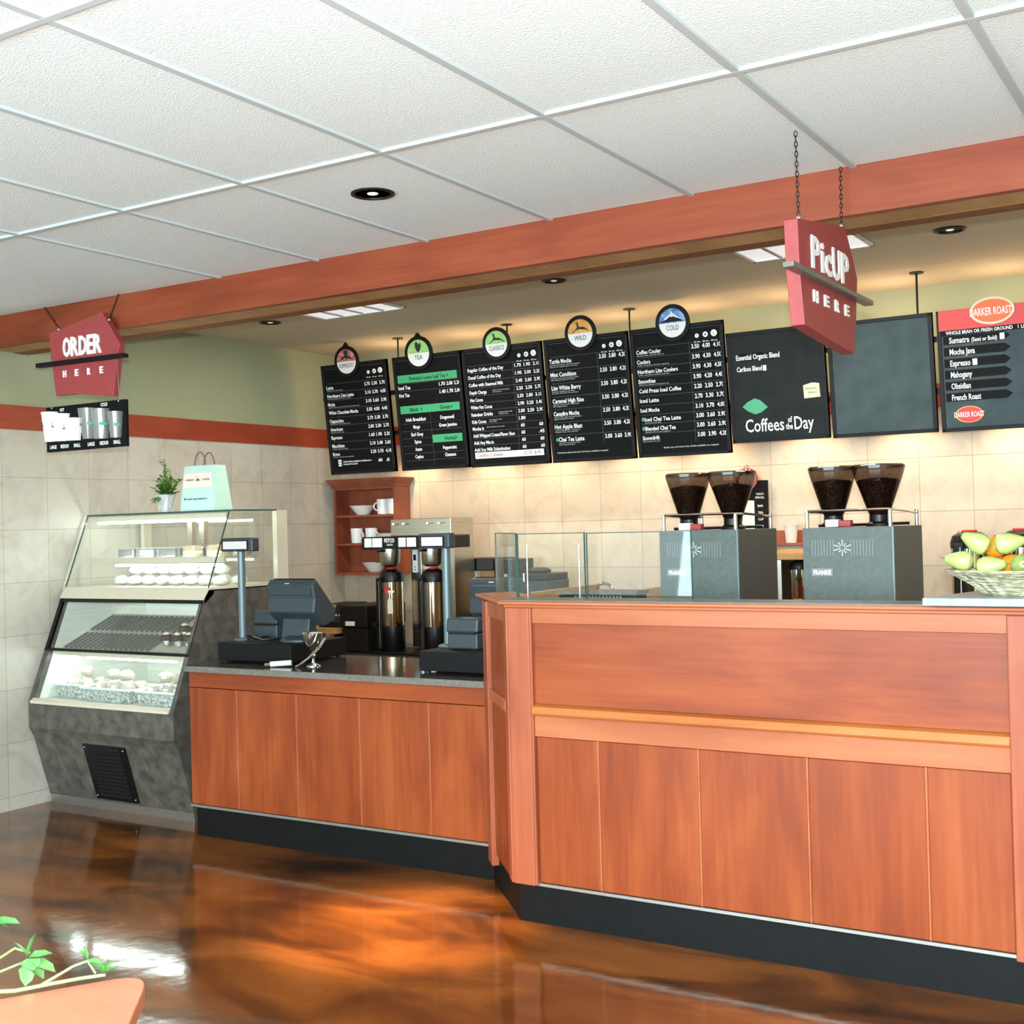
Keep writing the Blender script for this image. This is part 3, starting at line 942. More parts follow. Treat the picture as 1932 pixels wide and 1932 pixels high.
make_basket('grey wicker basket next to the tiled wall on the bottom deck of the case', -5.84, 4.78, .27, .24)
make_basket('largest grey wicker basket in the middle of the bottom deck of the case', -5.49, 4.72, .40, .24)
make_basket('grey wicker basket next to the order counter on the bottom deck of the case', -5.08, 4.72, .34, .24)
pl, lb = [], []
for bx, nx, w_ in ((-5.84, 2, 'next to the tiled wall'), (-5.49, 3, 'in the middle'), (-5.08, 3, 'next to the order counter')):
    by = 4.78 if nx == 2 else 4.72
    st_ = .105 if nx != 3 or bx < -5.3 else .098
    for i in range(nx):
        for j, r_ in ((-.048, 'front'), (.048, 'rear')):
            pl.append((bx + st_ * (i - (nx - 1) / 2), by + j, .650, rnd.uniform(0, .5)))
            lb.append(ORD[i] + ' cookie in the ' + r_ + ' row of the grey basket ' + w_)
    for i in range(nx - 1):
        pl.append((bx + st_ * (i - (nx - 2) / 2), by - .005, .715, rnd.uniform(0, 6)))
        lb.append(ORD[i] + ' cookie heaped on top in the grey basket ' + w_)
scatter(make_food('wrapped_cookie', '-', 'cookie', 'wrapped cookies in the grey baskets', 'cookie'), pl, lb)

# gift bag and plant on the case
o = (-5.20, 5.13, 1.656)
t = thing('gift_bag', 'mint green paper gift bag standing on top of the pastry case', 'paper bag', o)
hw, hd = .150, .075
vs = [(-hw, -hd, 0), (hw - .03, -hd, 0), (hw - .03, hd, 0), (-hw, hd, 0), (-hw + .012, -.045, .262), (hw - .052, -.045, .262), (hw - .052, .045, .262), (-hw + .012, .045, .262),
      (hw - .005, 0, .0), (hw - .052 - .012, 0, .262)]
g = G()
g.add(vs[:8], [(3, 2, 1, 0), (0, 1, 5, 4), (2, 3, 7, 6), (3, 0, 4, 7), (1, 2, 6, 5)])
g.build('bag_body', M['mint'], t)
pf = lambda f, k: -hd + (hd - .045) * f - k
place = lambda u, v, d=0: (u, -hd + (.03) * (v / .262) - .0015 - d, v)
G().add([place(-.137, .135), place(.092, .137), place(.084, .222), place(-.131, .220)], [(0, 1, 2, 3)]).build('bag_label', M['peach'], t)
g = G()
dpl = lambda u, v, d=0: place(-.02 + u, .178 + v, .001)
deer = [(-.030, -.006), (-.016, .004), (-.012, .020), (-.018, .034), (-.010, .030), (-.006, .022), (-.004, .012), (.010, .006), (.022, .010), (.020, .000), (.034, -.012), (.020, -.006), (.010, -.004), (-.006, -.004), (-.018, -.016), (-.014, -.004)]
g.add([dpl(p[0] * .6, p[1] * .6) for p in deer], [tuple(range(len(deer)))])
put_text(g, 'CARIBOU', -.122, .176, .010, lambda u, v, d: place(u, v, .001), w=.07)
put_text(g, 'COFFEE', .012, .176, .010, lambda u, v, d: place(u, v, .001), w=.06)
put_text(g, 'life is short. stay awake for it.', -.122, .066, .011, lambda u, v, d: place(u, v, .001), w=.185, bold=.03)
g.build('bag_print', M['ink'], t)
for y in (-.035, .035):
    G().tube([(-.065 + .0 + .045 * (1 - math.cos(a)) + 0, y, .255 + .085 * math.sin(a)) for a in [PI * i / 12 for i in range(13)]], .0035, 6).build('handle', M['twine'], t, smooth=True)

o = (-5.50, 5.09, 1.656)
t = thing('potted_plant', 'small green plant in a silver foil wrapped pot beside the mint gift bag', 'plant', o)
g = G()
g.lathe([(.040, 0), (.062, .10), (.066, .105), (.058, .100), (.05, .09)], n=9)
for p in g.v:
    p.x += rnd.uniform(-.006, .006); p.y += rnd.uniform(-.006, .006)
g.build('foil_pot', M['silver_foil'], t)
g, s = G(), G()
for i in range(40):
    a = rnd.uniform(0, 2 * PI); r = rnd.uniform(.0, .05); h = rnd.uniform(.11, .22) if i > 3 else rnd.uniform(.22, .32)
    p0 = Vector((r * .4 * math.cos(a), r * .4 * math.sin(a), .09)); p1 = Vector((r * math.cos(a) * 1.7, r * math.sin(a) * 1.7, h))
    s.tube([p0, (p0 + p1) / 2 + Vector((.005, 0, 0)), p1], .002, 5)
    for k in range(9):
        f = .25 + .75 * k / 8
        c = p0.lerp(p1, f)
        aa = rnd.uniform(0, 2 * PI)
        dv = Vector((math.cos(aa), math.sin(aa), rnd.uniform(-.2, .7))).normalized()
        sd = dv.cross(Vector((0, 0, 1))).normalized() * .012
        l = rnd.uniform(.026, .042)
        g.add([c, c + dv * l * .5 + sd, c + dv * l, c + dv * l * .5 - sd], [(0, 1, 2, 3)])
for i in range(14):
    aa = rnd.uniform(PI * .8, PI * 1.6)
    c = Vector((.055 * math.cos(aa), .055 * math.sin(aa), .10))
    dv = Vector((math.cos(aa) * .6, math.sin(aa) * .6, -rnd.uniform(.3, 1))).normalized()
    sd = dv.cross(Vector((0, 0, 1))).normalized() * .010
    g.add([c, c + dv * .03 + sd, c + dv * .06, c + dv * .03 - sd], [(0, 1, 2, 3)])
g.build('foliage', M['leaf'], t)
s.build('stems', M['leaf'], t)

# ------------------------------------------------------------------ hanging signs
def chain(g, p, q, link=.016):
    p, q = Vector(p), Vector(q)
    n = max(2, int((q - p).length / link))
    dv = (q - p) / n
    ax = dv.normalized()
    s1 = ax.cross(Vector((1, .3, .1))).normalized()
    s2 = ax.cross(s1)
    for i in range(n):
        c = p + dv * (i + .5)
        s = s1 if i % 2 else s2
        ring = []
        for k in range(9):
            a = 2 * PI * k / 8
            ring.append(c + ax * math.cos(a) * link * .66 + s * math.sin(a) * link * .32)
        g.tube(ring, .0017, 5)
    return g


o = (-5.12, 4.2, 2.43)
t = thing('hanging_sign', 'red hanging sign reading ORDER HERE in front of the beam', 'sign', o)
poly = [(-5.376, 2.59), (-4.965, 2.657), (-4.839, 2.484), (-4.863, 2.418), (-4.895, 2.227), (-5.05, 2.245), (-5.168, 2.261), (-5.33, 2.263), (-5.363, 2.469)]
G(o).prism(poly, 4.20, 4.235, 'y').build('sign_board', M['red_sign'], t, bev=.002)
G(o).prism([(-5.443, 2.415), (-4.783, 2.410), (-4.783, 2.430), (-5.443, 2.437)], 4.165, 4.205, 'y').build('cross_bar', M['black_matte'], t, bev=.002)
fr = lambda u, v, d=0: (u, 4.1995 - d, v)
g = G(o)
sl = lambda u, v, d=0: (u, 4.1995 - d, v + (u + 5.26) * -.012)
LW = {'O': .058, 'R': .058, 'D': .058, 'E': .046}
uu = -5.262
for ch in 'ORDER':
    g = G(o)
    put_text(g, ch, uu, 2.459, .094, sl, w=LW[ch], bold=.03, ext=.05)
    g.build('letter', M['white'], t)
    uu += LW[ch] + .0035
for k, ch in enumerate('HERE'):
    g = G(o)
    put_text(g, ch, -5.268 + k * .0935, 2.353, .033, sl, w=.024, bold=.03, ext=.10)
    g.build('letter', M['white'], t)
for p, q in (((-5.449, 4.235, HC - .002), (-5.305, 4.212, 2.608)), ((-4.880, 4.235, HC - .002), (-4.925, 4.212, 2.615))):
    chain(G(o), p, q, .015).build('chain', M['black'], t)
for p in ((-5.302, 2.604), (-4.918, 2.612)):
    G(o).ball((p[0], 4.205, p[1]), .008, 10, 6).build('eyelet', M['chrome'], t, smooth=True)

o = (-5.12, 4.2, 2.09)
t = thing('cup_size_board', 'black board showing three white and three clear cups, hung below the ORDER sign', 'menu board', o)
G(o).box(-5.413, -4.812, 4.20, 4.222, 1.972, 2.206).build('board_panel', M['board'], t, bev=.002)
for x in (-5.364, -4.857):
    G(o).cyl((x, 4.195, 2.4085), (x, 4.205, 2.206), .0013, n=6).build('wire', M['pole'], t)
    G(o).ball((x, 4.199, 2.200), .006, 8, 5).build('eyelet', M['chrome'], t, smooth=True)
for (x0, x1, b0, b1, z1, z0) in ((-5.424, -5.318, -5.405, -5.335, 2.178, 2.024), (-5.347, -5.229, -5.326, -5.240, 2.163, 2.022), (-5.258, -5.132, -5.232, -5.146, 2.134, 2.020)):
    cx = (b0 + b1) / 2
    prof = [((b1 - b0) / 2, z0), ((x1 - x0) / 2 * .95, z1 - .006), ((x1 - x0) / 2, z1 - .005), ((x1 - x0) / 2, z1)]
    c = G(o).lathe(prof, (cx, 4.199, 0), n=18, a0=PI, a1=2 * PI).build('paper_cup', M['white_gloss'], t, smooth=True)
    g = G(o)
    r = (x1 - x0) / 2 + .001
    zc = (z0 + z1) / 2 + .012
    for p0, p1 in (((-2.35, .018), (-1.75, .0)), ((-2.45, -.004), (-1.6, -.010)), ((-2.1, .022), (-1.95, -.014))):
        g.add([(cx + r * math.cos(p0[0]), 4.199 + r * math.sin(p0[0]), zc + p0[1]), (cx + r * math.cos(p1[0]), 4.199 + r * math.sin(p1[0]), zc + p1[1] - .004),
               (cx + r * math.cos(p1[0]), 4.199 + r * math.sin(p1[0]), zc + p1[1] + .006)], [(0, 1, 2)])
    g.build('cup_print', M['ink'], c)
for (x0, x1, b0, b1, z1, z0) in ((-5.145, -5.018, -5.105, -5.028, 2.176, 2.022), (-5.029, -4.922, -5.020, -4.935, 2.168, 2.017), (-4.922, -4.830, -4.906, -4.842, 2.147, 2.016)):
    cx = (b0 + b1) / 2
    prof = [((b1 - b0) / 2, z0), ((x1 - x0) / 2, z1)]
    c = G(o).lathe(prof, (cx, 4.199, 0), n=18, a0=PI, a1=2 * PI).build('clear_cup', M['clear_cup'], t, smooth=True)
    g = G(o)
    r = ((b1 - b0) / 2 + (x1 - x0) / 2) / 2 + .0015
    zc = (z0 + z1) / 2 - .002
    for p0, p1 in ((-2.9, -2.1), (-1.05, -.25)):
        k = [p0 + (p1 - p0) * i / 4 for i in range(5)]
        g.add([(cx + r * math.cos(a), 4.199 + r * math.sin(a), zc - .007) for a in k] + [(cx + r * math.cos(a), 4.199 + r * math.sin(a), zc + .008) for a in reversed(k)], [tuple(range(10))])
    g.build('cup_print', M['leaf_green'], c)
words(t, 'cup_caption', M['white'], [('HOT', -5.285, 2.178, .016, dict(w=.033, align='c', bold=.03)), ('COLD', -4.965, 2.183, .016, dict(w=.05, align='c', bold=.03))]
      + [(s, x, 1.988, .018, dict(w=.062 if s == 'MEDIUM' else .052, align='c', bold=.03)) for s, x in (('LARGE', -5.36), ('MEDIUM', -5.272), ('SMALL', -5.175), ('LARGE', -5.068), ('MEDIUM', -4.972), ('SMALL', -4.876))],
      lambda u, v, d=0: (u - o[0], 4.1995 - o[1] - d, v - o[2]))

o = (-1.23, 4.03, 2.3)
t = thing('hanging_sign', 'red hanging sign reading PicUP HERE on two chains above the bar', 'sign', o)
poly = [(3.714, 2.458), (4.226, 2.530), (4.302, 2.449), (4.362, 2.369), (4.341, 2.276), (4.331, 2.205), (4.295, 2.097), (4.15, 2.106), (3.967, 2.118), (3.757, 2.133), (3.722, 2.302)]
G(o).prism(poly, -1.255, -1.210, 'x').build('sign_board', M['red_sign'], t, bev=.002)
G(o).prism([(3.575, 2.283), (4.455, 2.286), (4.455, 2.302), (3.575, 2.300)], -1.215, -1.180, 'x').build('cross_bar', M['counter_edge'], t, bev=.002)
sx = lambda u, v, d=0: (-1.2095 + d, u, v)
uu = 3.838
for ch, lw_, hh in (('P', .085, .102), ('i', .030, .102), ('c', .068, .074), ('U', .085, .102), ('P', .085, .102)):
    g = G(o)
    put_text(g, ch, uu, 2.328, .102 if ch != 'c' else .102, sx, w=lw_, bold=.02, ext=.03)
    g.build('letter', M['white'], t)
    uu += lw_ + .014
for k, ch in enumerate('HERE'):
    g = G(o)
    put_text(g, ch, 3.845 + k * .115, 2.219, .036, sx, w=.045, bold=.03, ext=.10)
    g.build('letter', M['white'], t)
for p, q in (((-1.222, 3.755, HC - .002), (-1.222, 3.762, 2.474)), ((-1.222, 4.235, HC - .002), (-1.222, 4.226, 2.535))):
    chain(G(o), p, q, .015).build('chain', M['black'], t)
for p in ((3.762, 2.470), (4.224, 2.534)):
    G(o).ball((-1.222, p[0], p[1]), .009, 10, 6).build('eyelet', M['chrome'], t, smooth=True)

# ------------------------------------------------------------------ lights in the ceilings
def can(name, label, x, y, z, r=.068):
    t = thing(name, label, 'downlight', (x, y, z), group='recessed round downlights')
    g = G()
    g.lathe([(r, .001), (r, -.004), (r - .012, -.006), (r - .016, .0), (r - .016, .001)], n=32, cap=False)
    g.build('trim_ring', M['black'], t, smooth=True)
    G().lathe([(r - .014, .0005), (r - .014, .0006)], n=32).build('can_baffle', M['black_matte'], t)
    G().lathe([(r * .26, -.0005), (r * .22, -.003), (r * .1, -.005)], n=20).build('bulb', M['bulb'], t, smooth=True)
    return t


cp = can('recessed_downlight', 'small round black-rimmed downlight in the white tile ceiling', -2.733, 3.549, HC + .0055, .080)
can('recessed_downlight', 'small round black downlight in the tan ceiling above the corner cabinet', -5.346, 5.849, HS - .0015)
can('recessed_downlight', 'small round black downlight in the tan ceiling above the WILD menu board', -3.267, 5.831, HS - .0015)
can('recessed_downlight', 'small round black downlight in the tan ceiling beyond the PicUP sign above the blank chalkboard', -1.218, 5.968, HS - .0015, .074)


def troffer(label, x0, x1, y0, y1):
    t = thing('ceiling_light_panel', label, 'ceiling light', ((x0 + x1) / 2, (y0 + y1) / 2, HS), group='white louvred light panels')
    a, b = (x1 - x0) / 2, (y1 - y0) / 2
    g = G()
    for q in ((-a, a, -b, -b + .02), (-a, a, b - .02, b), (-a, -a + .02, -b, b), (a - .02, a, -b, b)):
        g.box(q[0], q[1], q[2], q[3], -.012, -.001)
    g.build('panel_frame', M['white'], t, bev=.002)
    G().box(-a + .018, a - .018, -b + .018, b - .018, -.004, -.001).build('diffuser', M['lens'], t)
    g = G()
    for i in range(1, 4):
        x = -a + 2 * a * i / 4
        g.box(x - .008, x + .008, -b + .02, b - .02, -.010, -.004)
    g.build('louvre', M['grey_text'], t)


troffer('white louvred light panel in the tan ceiling above the ESPRESSO board', -4.99, -4.36, 5.70, 5.96)
troffer('white louvred light panel in the tan ceiling behind the PicUP sign', -2.21, -1.59, 5.72, 6.05)

# ------------------------------------------------------------------ menu boards
TH = math.radians(6.6)
o = (-3.4, 6.95, 2.35)
t = thing('menu_board_rack', 'black hanging rods and rails that carry the row of menu boards', 'rack', o)


def yb(z, z0=1.93, y0=6.958):
    return y0 - (z - z0) * math.tan(TH)


for z in (2.20, 2.48):
    G(o).box(-5.83, -.88, yb(z) + .026, yb(z) + .046, z - .015, z + .015).build('rail', M['black'], t)
for x in (-5.136, -4.238, -3.341, -1.594):
    yy = yb(2.55) + .036
    y1 = 6.912
    r_ = G(o).tube([(x, yy, 2.45), (x, y1, 2.70), (x, y1, HS - .002)], .006, 8).build('rod', M['black'], t, smooth=True)
    G(o).lathe([(.038, HS - .006), (.038, HS - .001)], (x, y1, 0), n=20).build('ceiling_flange', M['black'], r_, smooth=True)

FR = lambda k: (lambda u, v, d=0: (u, -.0125 - k - d, v))
pl_ = FR(.0006)


def rect(g, u0, u1, v0, v1, k=.0004, slant=0):
    P = FR(k)
    g.add([P(u0, v0), P(u1, v0), P(u1, v1), P(u0, v1)], [(0, 1, 2, 3)])


def board(label, x0, x1, z0, z1, face='board'):
    w, h = x1 - x0, z1 - z0
    t = thing('menu_board', label, 'menu board', ((x0 + x1) / 2, 6.958 - (z0 - 1.93) * math.tan(TH), z0), (TH, 0, 0), group='menu boards over the back counter')
    G().box(-w / 2, w / 2, -.0125, .0125, 0, h).build('board_panel', M[face], t)
    g = G()
    for q in ((-w / 2, w / 2, 0, .022), (-w / 2, w / 2, h - .022, h), (-w / 2, -w / 2 + .022, 0, h), (w / 2 - .022, w / 2, 0, h)):
        g.box(q[0], q[1], -.018, .015, q[2], q[3])
    g.build('board_frame', M['board_frame'], t, bev=.002)
    return t, w, h


def badge(t, u, v, r, word, pic, motif, wordw, tip=False, ring='board_frame'):
    b = G()
    b.m = Matrix.Translation((u, -.022, v))
    b.disc((0, 0, 0), r, n=40, t=.012)
    if tip:
        b.prism([(-.03, r * .93), (.028, r * .95), (.004, r * 1.28)], -.012, 0, 'y')
    bo = b.build('badge', M[ring], t, bev=.002)
    ri = r * .78
    P = lambda a, c, d=0: (u + a, -.0345 - d, v + c)
    up_ = [P(ri * math.cos(a), ri * math.sin(a)) for a in [PI * i / 24 for i in range(25)]]
    dn_ = [P(ri * math.cos(a), ri * math.sin(a)) for a in [PI + PI * i / 24 for i in range(25)]]
    G().add([P(p, q) for p, q in [(ri * math.cos(a), ri * math.sin(a)) for a in [PI * i / 24 for i in range(25)]]], [tuple(range(25))]).build('badge_picture', M[pic], bo)
    G().add(dn_, [tuple(range(25))]).build('badge_plate', M['white'], bo)
    g = G()
    g.add([P(p[0] * ri, p[1] * ri, .0006) for p in motif], [tuple(range(len(motif)))])
    g.build('badge_motif', M['ink'] if pic != 'sky_blue' else M['black'], bo)
    g = G()
    put_text(g, word, u, v - ri * .50, ri * .34, lambda a, c, d: (a, -.0365, c), w=wordw, align='c', bold=.0)
    g.build('badge_lettering', M['ink'], bo)
    if pic == 'sky_blue':
        g = G()
        mo = [(-.66, .22), (-.35, .50), (-.15, .58), (-.02, .80), (.14, .60), (.34, .46), (.66, .22), (.3, .34), (.1, .44), (-.02, .40), (-.2, .46), (-.42, .26)]
        g.add([P(p[0] * ri, p[1] * ri, .0012) for p in mo], [tuple(range(len(mo)))])
        g.build('badge_snow', M['white'], bo)


DEER = [(-.62, .10), (-.36, .28), (-.22, .44), (-.24, .66), (-.36, .86), (-.20, .74), (-.16, .90), (-.10, .70), (-.08, .52), (.02, .44), (.30, .44), (.42, .36), (.72, .16), (.70, .10), (.40, .24), (.22, .24), (.05, .28), (-.16, .28), (-.34, .20), (-.58, .04)]
LEAF = [(0, .02), (.20, .22), (.30, .55), (.22, .80), (.06, .62), (-.06, .84), (-.22, .80), (-.28, .5), (-.18, .22)]
FLOWER = [(0, .04), (.10, .3), (.5, .12), (.62, .2), (.35, .42), (.16, .46), (.2, .8), (0, .95), (-.2, .8), (-.16, .46), (-.35, .42), (-.62, .2), (-.5, .12), (-.10, .3)]
MOUNT = [(-.92, .06), (-.7, .16), (-.45, .26), (-.2, .38), (.02, .44), (.22, .38), (.5, .26), (.72, .14), (.92, .06)]


def sizes(t, w, h, caps=('12 oz.', '16 oz.', '20 oz.')):
    for k, (f, r) in enumerate(((.725, .013), (.815, .0165), (.905, .020))):
        u = -w / 2 + f * w
        v = h - .078 + k * .003
        P = FR(.0006)
        ic = G().add([P(u + r * math.cos(2 * PI * i / 20), v + r * math.sin(2 * PI * i / 20)) for i in range(20)], [tuple(range(20))]).build('size_icon', M['white'], t)
        words(ic, 'size_letter', M['board'], [('SML'[k], u, v - r * .45, r * .9, dict(align='c', bold=.02))], FR(.0022))
        words(t, 'size_caption', M['white'], [(caps[k], u, h - .118, .0085, dict(w=.040, align='c', bold=.02))], pl_)


def menu(t, w, h, rows, footer=None, u0=.055, nh=.0245, ph=.0235, cw=.0128, pw=(.70, .815, .93), vline=True):
    """rows: (fraction from top, name, [prices], [small lines], side-note?)"""
    gs, gl = G(), G()
    last = None
    for (f, name, prices, small, *rest) in rows:
        leafy = bool(rest and rest[0])
        u = -w / 2 + u0 * w + (.022 if leafy else 0)
        v = h * (1 - f)
        wd = cw * len(name)
        words(t, 'menu_item', M['white'], [(name, u, v - nh * .5, nh, dict(w=min(wd, .60 * w), bold=.022))], pl_)
        for k, s in enumerate(small):
            put_text(gs, s, u, v - nh * .5 - .013 - .0115 * k, .0075, pl_, w=min(.0058 * len(s), .60 * w), bold=.01)
        for k, p in enumerate(prices):
            if p:
                words(t, 'menu_price', M['white'], [(p, -w / 2 + pw[k] * w, v + .004 - ph * .5, ph, dict(w=.0145 * len(p) if len(p) < 4 else .050, align='c', bold=.022))], pl_)
        rect(gl, -w / 2 + .04, w / 2 - .03, v + .0265, v + .0277)
        last = v
    if vline:
        rect(gl, -w / 2 + .635 * w, -w / 2 + .635 * w + .0012, max(.03, last - .035), h * (1 - rows[0][0]) + .027)
    if footer:
        f, lines, uu = footer
        for k, s in enumerate(lines):
            put_text(gs, s, -w / 2 + uu * w, h * (1 - f) - .014 * k, .0095, pl_, w=min(.0068 * len(s), .62 * w), bold=.03)
    rect(gl, -w / 2 + .03, w / 2 - .03, h - .030, h - .0288)
    if gs.v:
        gs.build('small_lettering', M['grey_text'], t)
    gl.build('divider_lines', M['grey_line'], t)


t, w, h = board('black menu board with the red flower ESPRESSO badge', -5.79, -5.205, 1.928, 2.718)
menu(t, w, h, [(.205, 'Latte', ['2.70', '3.30', '3.70'], ['espresso with steamed milk']), (.281, 'Northern Lite Latte', ['3.10', '3.70', '4.00'], ['skim milk, sugar free flavor, no foam']),
               (.357, 'Mocha', ['3.10', '3.60', '3.90'], ['espresso, milk or dark chocolate and steamed milk']), (.433, 'White Chocolate Mocha', ['3.50', '4.00', '4.40'], []),
               (.509, 'Cappuccino', ['2.70', '3.30', '3.70'], ['espresso with foamed milk on top']), (.585, 'Americano', ['2.00', '2.30', '2.70'], ['espresso and hot water']),
               (.661, 'Espresso', ['1.60', '1.90', '2.20'], []), (.737, 'Macchiato', ['2.10', '2.40', '2.60'], ['espresso topped with foam']),
               (.812, 'Breve', ['3.20', '3.70', '4.10'], ['espresso with steamed half & half'])], vline=False, pw=(.69, .80, .92))
g = G()
put_text(g, 'Coffee Drinks Available In Half Decaf or', -w / 2 + .12, h * .108, .011, pl_, w=.26, bold=.03)
put_text(g, 'Chemical Free Decaf', -w / 2 + .12, h * .085, .011, pl_, w=.13, bold=.03)
words(t, 'menu_price', M['white'], [('60', w / 2 - .145, h * .098, .022, dict(w=.035, bold=.022)), ('.65', w / 2 - .075, h * .098, .022, dict(w=.028, bold=.022))], pl_)
for k in range(3):
    rect(g, -w / 2 + .075, -w / 2 + .105, h * .075 + k * .017, h * .075 + k * .017 + .013, .0006)
g.build('footer_lettering', M['white'], t)
sizes(t, w, h)
badge(t, -w / 2 + .435 * w, h + .012, .110, 'ESPRESSO', 'pink', FLOWER, .125, tip=True)

t, w, h = board('black menu board with mint green bands and the leaf TEA badge', -5.147, -4.585, 1.928, 2.718)
for q in ((-w / 2 + .03, w / 2 - .035, h * .770, h * .838), (-w / 2 + .03, w / 2 - .035, h * .500, h * .568), (.0, w / 2 - .035, h * .232, h * .300)):
    g = G()
    rect(g, *q)
    g.build('green_band', M['green_band'], t)
words(t, 'band_title', M['green_ink'], [(s, u, v, .026, dict(w=ww, align='c', bold=.02)) for s, u, v, ww in (
    ('Premium Loose Leaf Tea', 0, h * .787, .30), ('Black', -w / 2 + .15, h * .517, .075), ('Green', w / 2 - .155, h * .517, .085), ('Herbal', w / 2 - .135, h * .249, .09))], FR(.0022))
for u, v in ((.165, .80), (-w / 2 + .21, .53), (w / 2 - .10, .53), (w / 2 - .08, .262)):
    G().add([FR(.0022)(u + a, h * v + b) for a, b in ((0, -.008), (.007, .0), (.004, .012), (-.004, .006))], [(0, 1, 2, 3)]).build('leaf_mark', M['green_ink'], t)
menu(t, w, h, [(.272, 'Iced Tea', ['1.70', '2.00', '2.20'], []), (.338, 'Hot Tea', ['1.40', '1.70', '2.00'], [])], vline=False, pw=(.71, .82, .93))
g, gl = G(), G()
for k, s in enumerate(('Irish Breakfast', 'Mango', 'Earl Grey', 'Spice', 'Assam', 'Ceylon')):
    words(t, 'menu_item', M['white'], [(s, -w / 2 + .155, h * (1 - .556 - .0655 * k) - .010, .0235, dict(w=.0113 * len(s), align='c', bold=.022))], pl_)
    rect(gl, -w / 2 + .03, -.005 if k not in (0, 1) else w / 2 - .03, h * (1 - .556 - .0655 * k) - .0265, h * (1 - .556 - .0655 * k) - .0255)
for s, f in (('Dragonwell', .556), ('Green Jasmine', .622), ('Peppermint', .818), ('Cinnamon', .880)):
    words(t, 'menu_item', M['white'], [(s, w / 2 - .145, h * (1 - f) - .010, .0235, dict(w=.0113 * len(s), align='c', bold=.022))], pl_)
    rect(gl, .0, w / 2 - .03, h * (1 - f) - .0265, h * (1 - f) - .0255)
rect(gl, -.002, -.001, .03, h * .50)
gl.build('tea_lines', M['grey_line'], t)
badge(t, -w / 2 + .43 * w, h + .012, .116, 'TEA', 'lime', LEAF, .065, tip=True)

t, w, h = board('black menu board with the green leaping deer CLASSICS badge', -4.565, -3.955, 1.924, 2.718)
menu(t, w, h, [(.180, 'Regular Coffee of the Day', ['1.70', '1.90', '2.10'], []), (.243, 'Decaf Coffee of the Day', ['1.90', '2.00', '2.20'], []), (.306, 'Coffee with Steamed Milk', ['2.40', '2.60', '2.90'], []),
               (.369, 'Depth Charge', ['2.20', '2.50', '2.70'], []), (.432, 'Hot Cocoa', ['2.50', '2.80', '3.10'], []), (.494, 'White Hot Cocoa', ['2.90', '3.20', '3.40'], []),
               (.555, 'Reindeer Drinks', ['2.00', '2.50', '2.90'], []), (.615, 'Kids Cocoa', ['1.80'], []), (.674, 'Mocha It', ['60', '', '60'], []),
               (.733, 'Add Whipped Cream/Flavor Shot', ['60', '', '.45'], []), (.793, 'Add Any Mix-in', ['60', '', '60'], []), (.852, 'Add Soy Milk Substitution', ['60', '', '60'], [])],
     nh=.0225, ph=.022, cw=.0113, pw=(.70, .815, .93))
g = G()
rect(g, -w / 2 + .035, w / 2 - .04, h * .072, h * .125)
g.build('canteen_strip', M['white'], t)
words(t, 'canteen_lettering', M['red_dull'], [('Caribou Canteen', -w / 2 + .055, h * .086, .024, dict(w=.20, bold=.0)), ('12.75', w / 2 - .19, h * .086, .022, dict(w=.06, bold=.0)), ('8.95', w / 2 - .11, h * .086, .022, dict(w=.05, bold=.0))], FR(.0022))
g = G()
for f, u, a, b in ((.369, .215, 'coffee of the day topped', 'with espresso'), (.555, .25, 'holiday drinks with', 'whipped cream'), (.615, .17, 'with whipped cream', '& sprinkles'), (.674, .145, 'add chocolate to any drink', '')):
    for k, s in enumerate((a, b)):
        if s:
            put_text(g, s, -w / 2 + u, h * (1 - f) + .003 - .012 * k, .0075, pl_, w=.0055 * len(s), bold=.01)
g.build('note_lettering', M['grey_text'], t)
sizes(t, w, h)
badge(t, -w / 2 + .475 * w, h + .013, .108, 'CLASSICS', 'lime', DEER, .115)

t, w, h = board('black menu board with the amber leaping deer WILD badge', -3.932, -3.337, 1.924, 2.718)
menu(t, w, h, [(.180, 'Turtle Mocha', ['3.50', '3.80', '4.20'], ['espresso, chocolate, caramel and pecan', 'topped with whipped cream and candy']),
               (.287, 'Mint Condition', ['3.50', '3.80', '4.20'], ['espresso, mint and chocolate topped', 'with whipped cream and candies']),
               (.394, 'Lite White Berry', ['3.50', '3.80', '4.20'], ['espresso, raspberry and white', 'chocolate with skim milk and foam']),
               (.500, 'Caramel High Rise', ['3.50', '3.80', '4.20'], ['espresso, caramel and milk topped', 'with whipped cream']),
               (.603, 'Campfire Mocha', ['3.50', '3.80', '4.20'], ['espresso, chocolate and marshmallow', 'topped with graham crumbs']),
               (.708, 'Hot Apple Blast', ['3.50', '3.80', '4.20'], ['steamed apple cider, caramel and', 'whipped cream with a sprinkle']),
               (.812, 'Chai Tea Latte', ['3.00', '3.60', '3.90'], ['spiced tea and steamed milk', 'with honey and spice'], True)],
     footer=(.925, ['Vegetarian options and sugar free flavors available on request'], .06), nh=.027, ph=.026, cw=.0134)
g = G()
g.add([FR(.0008)(-w / 2 + .045 + a, h * .185 + b) for a, b in ((0, -.014), (.009, .0), (.004, .016), (-.008, .008), (-.009, -.004))], [(0, 1, 2, 3, 4)])
g.build('leaf_mark', M['leaf_green'], t)
sizes(t, w, h)
badge(t, -w / 2 + .476 * w, h + .017, .112, 'WILD', 'sepia', DEER, .085)

